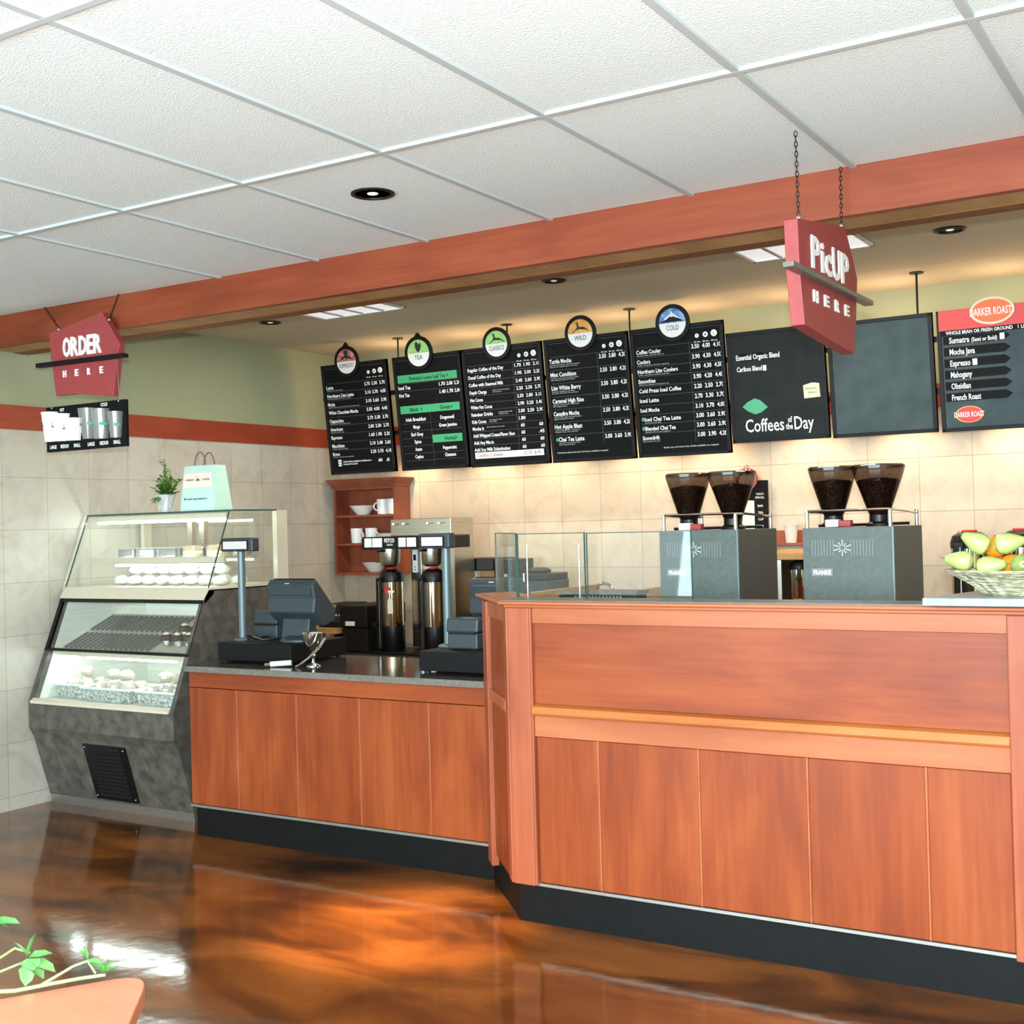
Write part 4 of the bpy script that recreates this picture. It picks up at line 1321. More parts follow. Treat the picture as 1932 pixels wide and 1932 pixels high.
t, w, h = board('black menu board with the blue mountain COLD badge', -3.315, -2.708, 1.926, 2.718)
menu(t, w, h, [(.180, 'Coffee Cooler', ['3.50', '4.00', '4.10'], ['blended coffee and milk with ice']), (.256, 'Coolers', ['3.90', '4.30', '4.50'], ['vanilla, chocolate, caramel, espresso']),
               (.331, 'Northern Lite Coolers', ['3.90', '4.30', '4.50'], ['vanilla, chocolate, caramel, espresso']), (.406, 'Smoothies', ['3.90', '4.20', '4.40'], ['wild berry, passion fruit green tea']),
               (.481, 'Cold Press Iced Coffee', ['2.20', '2.50', '2.70'], []), (.556, 'Iced Latte', ['2.70', '3.30', '3.70'], []), (.631, 'Iced Mocha', ['3.10', '3.70', '4.00'], []),
               (.703, 'Iced Chai Tea Latte', ['3.00', '3.60', '3.90'], ['spiced tea and milk'], True), (.775, 'Blended Chai Tea', ['3.00', '3.60', '3.90'], ['blended with ice and cinnamon'], True),
               (.848, 'Snowdrift', ['3.00', '3.90', '4.20'], ['mint cookies, frozen'])],
     footer=(.935, ['decaf, soy and sugar free drinks available on request'], .28), nh=.024, ph=.026, cw=.0128)
for f in (.703, .775):
    G().add([FR(.0008)(-w / 2 + .045 + a, h * (1 - f) + b) for a, b in ((0, -.014), (.009, .0), (.004, .016), (-.008, .008), (-.009, -.004))], [(0, 1, 2, 3, 4)]).build('leaf_mark', M['leaf_green'], t)
sizes(t, w, h, ('16 oz.', '20 oz.', '24 oz.'))
badge(t, -w / 2 + .49 * w, h + .014, .112, 'COLD', 'sky_blue', MOUNT, .080)

t, w, h = board('dark chalkboard reading Coffees of the Day with a mint leaf', -2.693, -2.108, 1.980, 2.632, 'chalk_dark')
words(t, 'chalk_word', M['white'], [('Essential Organic Blend', -w / 2 + .055, h - .165, .030, dict(w=.265, bold=.02)), ('Caribou Blend', -w / 2 + .055, h - .232, .028, dict(w=.155, bold=.02)),
      ('Coffees', -w / 2 + .085, .062, .075, dict(w=.235, bold=.01)), ('of', -w / 2 + .345, .105, .034, dict(w=.025, bold=.02)), ('the', -w / 2 + .330, .066, .034, dict(w=.042, bold=.02)), ('Day', -w / 2 + .382, .062, .075, dict(w=.115, bold=.01))], pl_)
g = G()
rect(g, -w / 2 + .216, -w / 2 + .236, h - .237, h - .205, .0006)
g.build('decaf_mark', M['white'], t)
g = G()
P = FR(.0006)
g.add([P(-w / 2 + .155 + a, .212 + b) for a, b in ((-.08, .0), (-.05, .026), (-.005, .046), (.03, .034), (.075, -.010), (.03, -.040), (-.005, -.048), (-.05, -.026))], [tuple(range(8))])
g.build('leaf_mark', M['leaf_green'], t)
g = G()
rect(g, -w / 2 + .075, w / 2 - .30, h - .172, h - .128, .0003)
g.build('name_strip', M['board'], t)
g = G()
P = FR(.0008)
g.add([P(w / 2 - .135 + a, .235 + b) for a, b in ((0, 0), (.095, .004), (.092, .082), (.05, .088), (-.002, .076))], [tuple(range(5))])
g.build('pinned_card', M['card'], t)
g = G()
put_text(g, 'Rainforest', w / 2 - .09, .285, .013, FR(.0014), w=.065, align='c', bold=.0)
put_text(g, 'Alliance', w / 2 - .085, .262, .013, FR(.0014), w=.05, align='c', bold=.0)
g.build('card_lettering', M['green_ink'], t)

t, w, h = board('blank grey slate chalkboard partly behind the PicUP sign', -2.088, -1.510, 1.976, 2.626, 'chalk')

t, w, h = board('slate board with a red band reading DARKER ROASTS', -1.487, -.87, 1.972, 2.626, 'chalk')
g = G()
rect(g, -w / 2 + .012, w / 2 - .012, h * .835, h + .0, .0062)
g.build('red_band', M['red_print'], t)
g = G()
rect(g, -w / 2 + .022, w / 2 - .022, h * .792, h * .834, .0004)
g.build('heading_strip', M['board'], t)
for k in range(6):
    g = G()
    v = h * .728 - k * .0614
    P = FR(.0004)
    g.add([P(-w / 2 + .03, v - .006), P(-w / 2 + .34, v - .006), P(-w / 2 + .37, v + .018), P(-w / 2 + .34, v + .040), P(-w / 2 + .03, v + .040)], [(0, 1, 2, 3, 4)])
    g.build('name_strip', M['board'], t)
u, v = -w / 2 + .288, h * .962
e = G().disc((u, -.020, v), .112, n=40, t=.006, rz=.072).build('oval_badge', M['pale_ring'], t)
G().disc((u, -.0262, v), .100, n=40, t=.001, rz=.060).build('oval_picture', M['orange_print'], e)
g = G()
put_text(g, 'DARKER ROASTS', u, v - .022, .040, lambda a, c, d: (a, -.0285, c), w=.222, align='c', bold=.01)
g.build('oval_lettering', M['white'], e)
words(t, 'heading', M['white'], [('WHOLE BEAN OR FRESH GROUND', -w / 2 + .045, h * .800, .018, dict(w=.34, bold=.02)), ('1 LB', -w / 2 + .41, h * .800, .018, dict(w=.04, bold=.02))], FR(.001))
words(t, 'roast_name', M['white'], [(s, -w / 2 + .06, h * .728 - k * .0614, .031, dict(w=wd, bold=.02)) for k, (s, wd) in enumerate((('Sumatra', .105), ('Mocha Java', .13), ('Espresso', .105), ('Mahogany', .11), ('Obsidian', .10), ('French Roast', .15)))]
      + [('(Semi or Bold)', -w / 2 + .175, h * .728, .022, dict(w=.13, bold=.02))], FR(.001))
for q in ((-w / 2 + .318, -w / 2 + .342, h * .728 - .002, h * .728 + .032), (-w / 2 + .175, -w / 2 + .199, h * .728 - .125, h * .728 - .091)):
    g = G()
    rect(g, *q, .001)
    g.build('decaf_mark', M['white'], t)
u, v = -w / 2 + .145, .090
e = G().disc((u, -.0130, v), .072, n=36, t=.001, rz=.045).build('oval_badge', M['sepia'], t)
G().disc((u, -.0142, v), .066, n=36, t=.001, rz=.040).build('oval_picture', M['red_print'], e)
g = G()
put_text(g, 'DARKER ROAST', u, v - .014, .028, lambda a, c, d: (a, -.0162, c), w=.155, align='c', bold=.01)
g.build('oval_lettering', M['white'], e)

# ------------------------------------------------------------------ tills on the order counter
def drawer(label, x0, x1, y0, y1):
    o = (x0, y0, .8625)
    t = thing('cash_drawer', label, 'cash drawer', o)
    G(o).box(x0, x1, y0, y1, .870, .962).build('drawer_body', M['black_matte'], t, bev=.004)
    G(o).box(x0 + .005, x1 - .005, y1, y1 + .008, .878, .952).build('drawer_front', M['black'], t, bev=.002)
    g = G(o)
    for x in (x0 + .03, x1 - .03):
        for y in (y0 + .03, y1 - .03):
            g.cyl((x, y, .8625), (x, y, .871), .012, n=10)
    g.build('rubber_foot', M['black'], t)
    return t


def pole(label, x, y, xh0, xh1, z0=.9625):
    o = (x, y, z0)
    t = thing('customer_display', label, 'pole display', o, group='pole displays on the cash drawers')
    G(o).lathe([(.050, z0), (.046, z0 + .008), (.024, z0 + .014)], (x, y, 0), n=24).build('base', M['pole'], t, smooth=True)
    G(o).cyl((x, y, z0 + .01), (x, y, 1.43), .0205, n=20).build('pole', M['pole'], t, smooth=True)
    yf = y - .055
    h = G(o).box(xh0, xh1, yf, yf + .055, 1.428, 1.500).build('display_head', M['pos'], t, bev=.008, seg=3)
    g = G(o)
    for q in ((xh0 + .010, xh1 - .028, 1.436, 1.441), (xh0 + .010, xh1 - .028, 1.482, 1.487), (xh0 + .010, xh0 + .018, 1.441, 1.482), (xh1 - .036, xh1 - .028, 1.441, 1.482)):
        g.box(q[0], q[1], yf - .004, yf + .001, q[2], q[3])
    g.build('display_bezel', M['black'], h)
    G(o).box(xh0 + .018, xh1 - .036, yf - .0015, yf + .001, 1.441, 1.482).build('display_window', M['screen'], h)
    return t


def terminal(label, x0, x1, y, z=.9625, k=1.0):
    o = (x0, y, z)
    t = thing('till_screen', label, 'till', o)
    prof = [(-.015, .320), (.135, .158), (.126, .097), (.047, .076), (-.045, .150), (-.031, .219), (-.046, .289)]
    G(o).prism([(y + a, z + b) for a, b in prof], x0, x1, 'x').build('screen_housing', M['pos'], t, bev=.010, seg=3)
    w = x1 - x0
    G(o).prism([(y - .042, z + .235), (y - .052, z + .282), (y - .040, z + .284), (y - .034, z + .235)], x0 + .02, x1 - .02, 'x').build('rear_cover', M['pos'], t, bev=.004)
    G(o).prism([(y + .0, z + .12), (y + .05, z + .09), (y + .06, z + .01), (y - .02, z + .01)], x0 + w * .22, x1 - w * .20, 'x').build('stand', M['pos'], t, bev=.008)
    G(o).lathe([(.11, z), (.108, z + .010), (.07, z + .028), (.03, z + .03)], (x0 + w * .52, y + .03, 0), n=28).build('base', M['pos'], t, smooth=True)
    G(o).prism([(y - .008, z + .318), (y + .138, z + .160), (y + .141, z + .163), (y - .005, z + .321)], x0 + .02, x1 - .02, 'x').build('screen', M['black'], t)
    G(o).box(x0 + w * .42, x0 + w * .52, y - .050, y - .044, z + .296, z + .300).build('badge', M['chrome'], t)
    return t


def printer(label, x0, x1, y0, y1, z=.9625):
    o = (x0, y0, z)
    t = thing('receipt_printer', label, 'receipt printer', o)
    G(o).box(x0, x1, y0, y1, z, z + .075).build('printer_body', M['pos'], t, bev=.008)
    G(o).prism([(y0 - .004, z + .077), (y1 + .002, z + .077), (y1 - .02, z + .138), (y0 + .006, z + .145)], x0 - .006, x1 + .004, 'x').build('printer_lid', M['pos'], t, bev=.010)
    G(o).box(x0 + .01, x1 - .01, y0 - .006, y0 + .001, z + .070, z + .080).build('paper_slot', M['black'], t)
    return t


drawer('black cash drawer beside the pastry case under the till with the tilted screen', -4.650, -4.150, 4.63, 5.06)
pole('slim grey pole display in front of the pastry case', -4.600, 4.765, -4.692, -4.468)
terminal('slate blue till screen seen from behind beside the chrome tip cup', -4.420, -4.105, 4.80)
printer('dark receipt printer between the pole display and the till near the pastry case', -4.605, -4.440, 4.85, 5.00)
drawer('black cash drawer beside the angled end of the bar', -3.335, -2.86, 4.59, 5.04)
pole('slim grey pole display in front of the coffee brewer', -3.315, 4.80, -3.435, -3.258)
printer('slate blue receipt printer beside the pole display next to the bar', -3.252, -3.085, 4.70, 4.88)
terminal('slate blue till screen mostly hidden behind the bar end', -3.275, -2.985, 4.965)
o = (-4.52, 4.78, .9625)
g = G(o)
g.tube([(-4.55, 4.84, .968), (-4.57, 4.76, .985), (-4.52, 4.72, .972), (-4.47, 4.70, .988), (-4.43, 4.73, .970), (-4.40, 4.78, .968), (-4.46, 4.80, .985), (-4.52, 4.79, .968)], .005, 8)
c = tag(g.build('cable', M['black'], None, smooth=True), 'black cable curled on the cash drawer near the pastry case', 'cable')
c.location = o

# little things on the order counter
o = (-4.005, 4.63, .8625)
t = thing('tulip_stand', 'small chrome tulip-shaped tip cup on the order counter', 'tip cup', o)
G(o).lathe([(.036, .8625), (.034, .868), (.010, .880), (.007, .905), (.013, .915), (.008, .925), (.012, .938), (.030, .955), (.046, .985), (.056, 1.025), (.053, 1.025), (.042, .987), (.02, .96)], (-4.005, 4.63, 0), n=28, cap=False).build('cup', M['chrome'], t, smooth=True)
G(o).lathe([(.036, .8625), (.036, .8640)], (-4.005, 4.63, 0), n=24).build('foot', M['chrome'], t)
o = (-4.0, 4.55, .8625)
t = thing('serving_tongs', 'silver serving tongs leaning up against the chrome tip cup', 'tongs', o)
for s in (0, 1):
    G(o).tube([(-4.045 + .008 * s, 4.545, .866), (-3.985 + .008 * s, 4.56, .905), (-3.93, 4.585 + .01 * s, .96), (-3.905, 4.60 + .01 * s, 1.005)], .0045, 8).build('arm', M['chrome'], t, smooth=True)
o = (-4.13, 4.545, .8625)
t = thing('paper_roll', 'cream paper roll lying on the order counter beside the tip cup', 'paper roll', o)
G(o).cyl((-4.185, 4.520, .877), (-4.095, 4.572, .882), .0135, n=16).build('roll', M['paper'], t, smooth=True)
G(o).cyl((-4.21, 4.505, .875), (-4.185, 4.520, .877), .008, n=12).build('core', M['twine'], t, smooth=True)

# ------------------------------------------------------------------ wall cabinet with crockery
def wall_cabinet():
    o = (-5.70, 7.37, 1.19)
    t = thing('wall_cabinet', 'open red-wood wall cabinet with crown top and three shelves in the corner', 'wall cabinet', o)
    x0, x1, y0 = -5.985, -5.405, 7.195
    for q in ((x0, x0 + .02), (x1 - .02, x1)):
        G(o).box(q[0], q[1], y0, 7.372, 1.188, 1.835).build('side_panel', M['wood_shelf'], t)
    G(o).box(x0 + .02, x1 - .02, 7.355, 7.372, 1.188, 1.835).build('back_panel', M['wood_shelf'], t)
    for z in (1.188, 1.404, 1.615, 1.820):
        G(o).box(x0 + .02, x1 - .02, y0 + .004, 7.355, z, z + .016).build('shelf', M['wood_shelf'], t)
    G(o).prism([(7.188, 1.836), (7.150, 1.880), (7.145, 1.895), (7.372, 1.895), (7.372, 1.836)], x0 - .008, x1 + .008, 'x').build('crown_moulding', M['wood_shelf'], t)
    vs = [(x0 - .0, y0, 1.838), (x1 + .0, y0, 1.838), (x1 + .0, 7.37, 1.838), (x0, 7.37, 1.838), (x0 - .045, y0 - .05, 1.900), (x1 + .055, y0 - .05, 1.900), (x1 + .055, 7.37, 1.900), (x0 - .045, 7.37, 1.900)]
    G(o).add(vs, [(0, 3, 2, 1), (4, 5, 6, 7), (0, 1, 5, 4), (1, 2, 6, 5), (2, 3, 7, 6), (3, 0, 4, 7)]).build('crown_flare', M['wood_shelf'], t, bev=.003)


wall_cabinet()


def mug(label, x, y, z, side=1, rz=0):
    t = thing('mug', label, 'mug', (x, y, z), (0, 0, rz))
    G().lathe([(.036, 0), (.041, .004), (.047, .112), (.044, .112), (.038, .008)], n=24, cap=False).build('cup', M['white_gloss'], t, smooth=True)
    G().lathe([(.0405, .002), (.0405, .006)], n=20).build('cup_base', M['white_gloss'], t)
    G().tube([(side * (.042 + .028 * math.sin(a)), -.01, .058 + .028 * math.cos(a)) for a in [PI * i / 10 for i in range(11)]], .0055, 8).build('handle', M['white_gloss'], t, smooth=True)
    return t


def bowl(label, x, y, z):
    t = thing('bowl', label, 'bowl', (x, y, z))
    G().lathe([(.046, 0), (.050, .004), (.100, .070), (.096, .070), (.048, .010)], n=32, cap=False).build('bowl_body', M['white_gloss'], t, smooth=True)
    G().lathe([(.047, .002), (.047, .008)], n=20).build('bowl_base', M['white_gloss'], t)


bowl('white flared bowl on the top shelf of the wall cabinet', -5.775, 7.28, 1.632)
mug('white mug nearer the bowl on the top shelf of the wall cabinet', -5.578, 7.27, 1.632, 1, -2.0)
mug('white mug at the far end of the top shelf, away from the bowl', -5.468, 7.25, 1.632, 1, 1.9)
mug('white mug at the corner end of the middle shelf of the wall cabinet', -5.830, 7.27, 1.421, 1)
mug('white mug between the corner mug and the bowl on the middle shelf', -5.692, 7.27, 1.421, 1)
bowl('white flared bowl on the middle shelf of the wall cabinet behind the brewer', -5.53, 7.28, 1.421)
bowl('white flared bowl on the bottom shelf of the wall cabinet', -5.67, 7.28, 1.205)

# ------------------------------------------------------------------ twin coffee brewer
o = (-4.90, 6.90, .669)
t = thing('coffee_brewer', 'tall stainless twin coffee brewer holding two thermal urns', 'coffee brewer', o)
h = G(o).box(-5.117, -4.618, 6.75, 7.02, 1.472, 1.588).build('top_housing', M['steel'], t, bev=.003)
for x in (-5.09, -5.005, -4.803, -4.71):
    G(o).ball((x, 6.745, 1.553), .011, 12, 6).build('knob', M['white_gloss'], h, smooth=True)
    G(o).box(x + .016, x + .046, 6.7485, 6.7505, 1.552, 1.556).build('knob_mark', M['black'], h)
cpn = G(o).box(-5.300, -4.600, 6.66, 6.95, 1.388, 1.470).build('control_panel', M['black'], t, bev=.003)
for x0, x1 in ((-5.275, -5.215), (-5.208, -5.125), (-4.985, -4.925), (-4.915, -4.84)):
    G(o).box(x0, x1, 6.657, 6.661, 1.400, 1.462).build('touch_pad', M['white'], cpn)
g = G(o)
put_text(g, 'FETCO', -5.105, 1.432, .026, lambda u, v, d: (u, 6.6585, v), w=.085, bold=.03)
put_text(g, 'CBS-52', -5.085, 1.410, .012, lambda u, v, d: (u, 6.6585, v), w=.05, bold=.02)
g.build('maker_lettering', M['white'], cpn)
G(o).box(-5.10, -4.64, 6.99, 7.02, .70, 1.472).build('back_plate', M['steel'], t)
G(o).box(-5.085, -4.995, 6.93, 6.99, .70, 1.388).build('centre_column', M['steel'], t, bev=.003)
G(o).box(-4.655, -4.615, 6.78, 7.02, .70, 1.472).build('side_plate', M['steel'], t)
sw = G(o).box(-5.062, -5.018, 6.915, 6.93, 1.215, 1.375).build('switch_plate', M['white'], t, bev=.002)
g = G(o)
g.box(-5.050, -5.030, 6.911, 6.916, 1.300, 1.340)
for z in (1.235, 1.255):
    g.ball((-5.04, 6.914, z), .005, 8, 5)
g.build('switch', M['black'], sw)
for cx in (-5.158, -4.805):
    bk = G(o).lathe([(.040, 1.262), (.062, 1.276), (.070, 1.300), (.074, 1.376), (.074, 1.388)], (cx, 6.79, 0), n=28).build('brew_basket', M['steel'], t, smooth=True)
    G(o).box(cx - .014, cx + .014, 6.66, 6.72, 1.366, 1.382).build('basket_handle', M['black'], bk, bev=.004)
G(o).box(-5.27, -4.62, 6.67, 7.02, .669, .684).build('drip_tray', M['black'], t, bev=.003)
g = G(o)
for x in (-5.24, -4.65):
    g.cyl((x, 6.70, .6685), (x, 6.70, .674), .015, n=10)
g.build('foot', M['black'], t)


def urn(label, cx, cy, z0, r=.084, H=.560, red=True):
    o = (cx, cy, z0)
    t = thing('coffee_urn', label, 'coffee urn', o, group='thermal coffee urns')
    G().lathe([(r * .95, 0), (r, .006), (r, H * .30), (r * .99, H * .31)], n=32).build('base_collar', M['black'], t, smooth=True)
    G().lathe([(r * .98, H * .311), (r * .98, H * .845)], n=36).build('body', M['gold_chrome'], t, smooth=True)
    G().lathe([(r * 1.0, H * .846), (r * 1.02, H * .90), (r * .9, H * .965), (r * .55, H), (r * .2, H)], n=32).build('lid', M['black'], t, smooth=True)
    G().box(-r * .35, r * .35, -r * .3, r * .3, H, H + .012).build('lid_catch', M['red_print'], t, bev=.003)
    tp = G().box(-r * .62, -r * .08, -r - .032, -r + .02, H * .02, H * .90).build('gauge_column', M['black'], t, bev=.008)
    G().cyl((-r * .25, -r - .034, H * .05), (-r * .25, -r - .034, H * .86), .004, n=8).build('gauge_tube', M['chrome'], tp, smooth=True)
    G().box(-r * .9, -r * .5, -r - .050, -r + .01, H * .30, H * .35).build('tap', M['black'], tp, bev=.004)
    return t


u = urn('thermal coffee urn with a paper hang tag and red sticker under the brewer', -5.158, 6.80, .6845)
G().add([(.035, -.101, .26), (.085, -.105, .262), (.085, -.105, .352), (.072, -.105, .368), (.050, -.104, .368), (.036, -.101, .350)], [tuple(range(6))]).build('hang_tag', M['paper'], u)
g = G()
g.add([(.005, -.0875, .40), (.050, -.0835, .405), (.045, -.084, .435), (.020, -.0865, .445), (.0, -.088, .425)], [(0, 1, 2, 3, 4)])
g.build('red_sticker', M['red_print'], u)
G().box(.045, .095, -.104, -.100, .405, .418).build('tag_string', M['white'], u)
urn('thermal coffee urn without a tag under the brewer, behind the pole display', -4.805, 6.80, .6845)

# ------------------------------------------------------------------ machine on the corner counter
o = (-5.70, 6.95, .8355)
t = thing('label_scale', 'black machine with silver knobs on the corner counter below the wall cabinet', 'counter machine', o)
G(o).prism([(6.74, .838), (6.74, .875), (6.84, .995), (7.05, 1.000), (7.12, .97), (7.12, .838)], -5.775, -5.58, 'x').build('machine_body', M['black'], t, bev=.006)
G(o).prism([(6.752, .893), (6.838, .988), (6.835, .992), (6.748, .897)], -5.760, -5.680, 'x').build('glass_front', M['steel'], t)
for x in (-5.665, -5.638, -5.611):
    G(o).ball((x, 6.775, .918), .010, 10, 6).build('knob', M['chrome'], t, smooth=True)
g = G(o)
for x in (-5.76, -5.595):
    g.cyl((x, 6.77, .8355), (x, 6.77, .839), .012, n=10)
    g.cyl((x, 7.08, .8355), (x, 7.08, .839), .012, n=10)
g.build('foot', M['chrome'], t)
o = (-5.83, 6.95, .511)
t = thing('storage_box', 'black box on the open shelf under the corner counter', 'box', o)
G(o).box(-6.0, -5.70, 6.78, 7.2, .511, .72).build('box_body', M['black_matte'], t, bev=.006)
G(o).box(-6.005, -5.695, 6.775, 7.205, .72, .735).build('box_lid', M['black'], t, bev=.003)
o = (-5.42, 6.90, .669)
t = thing('coffee_warmer', 'dark squat box machine between the corner counter and the twin brewer', 'counter machine', o)
G(o).box(-5.545, -5.315, 6.72, 7.15, .672, .84).build('machine_body', M['black_matte'], t, bev=.008)
G(o).box(-5.560, -5.310, 6.71, 7.16, .842, .995).build('machine_top', M['black'], t, bev=.010)
G(o).box(-5.50, -5.42, 6.705, 6.711, .855, .885).build('label_plate', M['paper'], t)
g = G(o)
for x in (-5.53, -5.34):
    for y in (6.75, 7.1):
        g.cyl((x, y, .6685), (x, y, .673), .012, n=10)
g.build('foot', M['black'], t)

# ------------------------------------------------------------------ grinder and pots on the back counter left of the glass guard
o = (-4.62, 7.10, .8625)
t = thing('coffee_grinder', 'black topped coffee grinder with a cream chute beyond the twin brewer', 'coffee grinder', o)
G(o).box(-4.745, -4.500, 7.10, 7.34, .93, 1.221).build('grinder_body', M['wood_tan'], t, bev=.004)
G(o).box(-4.755, -4.478, 7.035, 7.35, 1.222, 1.305).build('hood', M['black'], t, bev=.005)
G(o).box(-4.755, -4.620, 7.04, 7.10, 1.092, 1.220).build('chute', M['paper'], t, bev=.004)
G(o).box(-4.725, -4.645, 7.045, 7.10, 1.060, 1.091).build('spout', M['black'], t, bev=.003)
g = G(o)
g.add([(-4.735, 7.04, .931), (-4.620, 7.04, .931), (-4.620, 7.095, .931), (-4.735, 7.095, .931), (-4.700, 7.045, 1.058), (-4.650, 7.045, 1.058), (-4.650, 7.09, 1.058), (-4.700, 7.09, 1.058)],
      [(0, 3, 2, 1), (4, 5, 6, 7), (0, 1, 5, 4), (1, 2, 6, 5), (2, 3, 7, 6), (3, 0, 4, 7)])
g.build('paper_bag', M['white'], t, bev=.006)
G(o).box(-4.755, -4.480, 7.035, 7.35, .8625, .93).build('grinder_base', M['black'], t, bev=.004)

o = (-4.40, 6.93, .8625)
t = thing('water_boiler', 'grey box machine with a black upper half beside the coffee grinder', 'counter machine', (-4.30, 7.0, .8625))
o = (-4.30, 7.0, .8625)
G(o).box(-4.375, -4.255, 6.90, 7.2, .8625, 1.152).build('lower_body', M['pos'], t, bev=.004)
G(o).box(-4.378, -4.252, 6.895, 7.2, 1.153, 1.300).build('upper_body', M['black'], t, bev=.004)
G(o).box(-4.300, -4.275, 6.892, 6.896, 1.175, 1.205).build('sticker', M['paper'], t)

o = (-4.09, 7.0, .8625)
t = thing('kettle_warmer', 'black lidded pot with a bright chrome highlight behind the glass guard', 'pot', o)
G(o).box(-4.22, -3.98, 6.90, 7.2, .8625, 1.16).build('warmer_base', M['pos'], t, bev=.004)
G(o).box(-4.215, -3.985, 6.895, 7.2, 1.161, 1.205).build('pot_body', M['black'], t, bev=.008)
G(o).lathe([(.075, 1.206), (.080, 1.225), (.060, 1.240), (.02, 1.244)], (-4.11, 7.03, 0), n=24).build('lid', M['black'], t, smooth=True)
G(o).cyl((-4.14, 6.885, 1.12), (-4.14, 6.885, 1.21), .012, n=12).build('tap', M['chrome'], t, smooth=True)

# ------------------------------------------------------------------ espresso machines
def machine(label, x0, x1, hx, y0=4.60, y1=5.07, z1=1.486):
    o = ((x0 + x1) / 2, (y0 + y1) / 2, .8625)
    t = thing('espresso_machine', label, 'espresso machine', o, group='bean-to-cup coffee machines on the bar')
    G(o).box(x0, x1, y0 + .006, y1, .885, z1).build('machine_body', M['machine_side'], t, bev=.003)
    bp = G(o).box(x0 - .002, x1 + .001, y0, y0 + .006, .885, z1 + .002).build('rear_panel', M['machine'], t)
    G(o).box(x1 + .001, x1 + .006, y0 - .001, y0 + .010, .885, z1 + .002).build('corner_trim', M['pole'], t)
    g = G(o)
    w = x1 - x0
    zc, hh = z1 - .075, .030
    for s in (-1, 1):
        g = G(o)
        for i in range(8):
            x = (x0 + x1) / 2 - .018 + s * (.034 + .0115 * i)
            g.box(x - .0022, x + .0022, y0 - .002, y0 + .001, zc - hh, zc + hh)
        g.build('vent_slot', M['grey_line'], bp)
    g = G(o)
    xc = (x0 + x1) / 2 - .018
    for i in range(10):
        a = 2 * PI * i / 10 + .3
        r0, r1 = .008, .030
        ca, sa = math.cos(a), math.sin(a)
        r1 *= (1.15, .7, 1.0, .8, 1.1)[i % 5]
        g.add([(xc + r0 * ca - .0012 * sa, y0 - .0015, zc + r0 * sa + .0012 * ca), (xc + r1 * ca - .0022 * sa, y0 - .0015, zc + r1 * sa + .0022 * ca), (xc + r1 * ca + .0022 * sa, y0 - .0015, zc + r1 * sa - .0022 * ca), (xc + r0 * ca + .0012 * sa, y0 - .0015, zc + r0 * sa - .0012 * ca)], [(0, 1, 2, 3)])
    g.build('fan_grille', M['grey_text'], bp)
    npl = G(o).box(x0 + .030, x0 + .112, y0 - .003, y0 + .001, 1.304, 1.334).build('name_plate', M['grey_line'], bp)
    g = G(o)
    put_text(g, 'FRANKE', x0 + .071, 1.3105, .016, lambda u, v, d: (u, y0 - .0038, v), w=.068, align='c', bold=.04)
    g.build('maker_lettering', M['white'], npl)
    g = G(o)
    zr = z1 + .066
    pts = [(x0 + .010, y0 + .02, zr - .004), (x0 + .014, y0 + .02, zr), (x1 - .012, y0 + .02, zr)]
    arc = [(x1 - .012 + .004 * math.sin(a), y0 + .02 + (y1 - y0 - .07) * (a / (PI / 2)), zr - .016 * (1 - math.cos(a))) for a in [PI / 2 * i / 8 for i in range(9)]]
    g.tube(pts + arc[1:], .005, 8)
    g.tube([(x0 + .010, y0 + .02, zr - .002), (x0 + .010, y1 - .05, zr - .010)], .005, 8)
    for p in ((x0 + .010, y0 + .02), (x1 - .010, y0 + .02), (x1 - .008, y1 - .05), (x0 + .010, y1 - .05)):
        g.cyl((p[0], p[1], z1), (p[0], p[1], zr - .002), .0075, n=10)
    g.build('cup_rail', M['chrome'], t, smooth=True)
    for k, cx in enumerate(hx):
        dy = 4.85 + .0 * k
        f = 1.06 if k else 1.0
        prof = [(.030, z1 + .008), (.036, z1 + .045), (.044, z1 + .060), (.085 * f, z1 + .190), (.0945 * f, z1 + .222), (.0945 * f, z1 + .236)]
        hp = G(o).lathe(prof, (cx, dy, 0), n=32, cap=False).build('bean_hopper', M['hopper'], t, smooth=True)
        G(o).lathe([(.0960 * f, z1 + .228), (.0965 * f, z1 + .238), (.088 * f, z1 + .243), (.02, z1 + .244)], (cx, dy, 0), n=32).build('hopper_lid', M['hopper'], hp, smooth=True)
        G(o).lathe([(.026, z1 + .012), (.033, z1 + .046), (.041, z1 + .062), (.0765 * f, z1 + .176), (.0705 * f, z1 + .184), (.02, z1 + .192)], (cx, dy, 0), n=24).build('bean_fill', M['bean'], hp, smooth=True)
        G(o).lathe([(.052, z1 + .002), (.050, z1 + .012), (.038, z1 + .020), (.038, z1 + .046)], (cx, dy, 0), n=24).build('hopper_collar', M['black'], hp, smooth=True)
    G(o).box(hx[0] - .002, hx[0] + .050, 4.74, 4.78, z1 + .003, z1 + .032).build('white_switch_box', M['white'], t, bev=.003)
    G(o).box(hx[0] + .051, hx[0] + .098, 4.74, 4.78, z1 + .003, z1 + .028).build('red_switch_box', M['red_dull'], t, bev=.003)
    G(o).cyl((hx[0] - .04, 4.78, z1 + .008), (hx[1] + .09, 4.95, z1 + .010), .006, n=8).build('hose', M['black'], t, smooth=True)
    g = G(o)
    for x in (x0 + .03, x1 - .03):
        for y in (y0 + .04, y1 - .04):
            g.cyl((x, y, .8625), (x, y, .886), .016, n=12)
    g.build('foot', M['black'], t)


machine('grey coffee machine with two smoked bean hoppers, nearer the glass guard', -2.113, -1.783, (-2.090, -1.893))
machine('grey coffee machine with two smoked bean hoppers, nearer the fruit basket', -1.512, -1.177, (-1.468, -1.287))

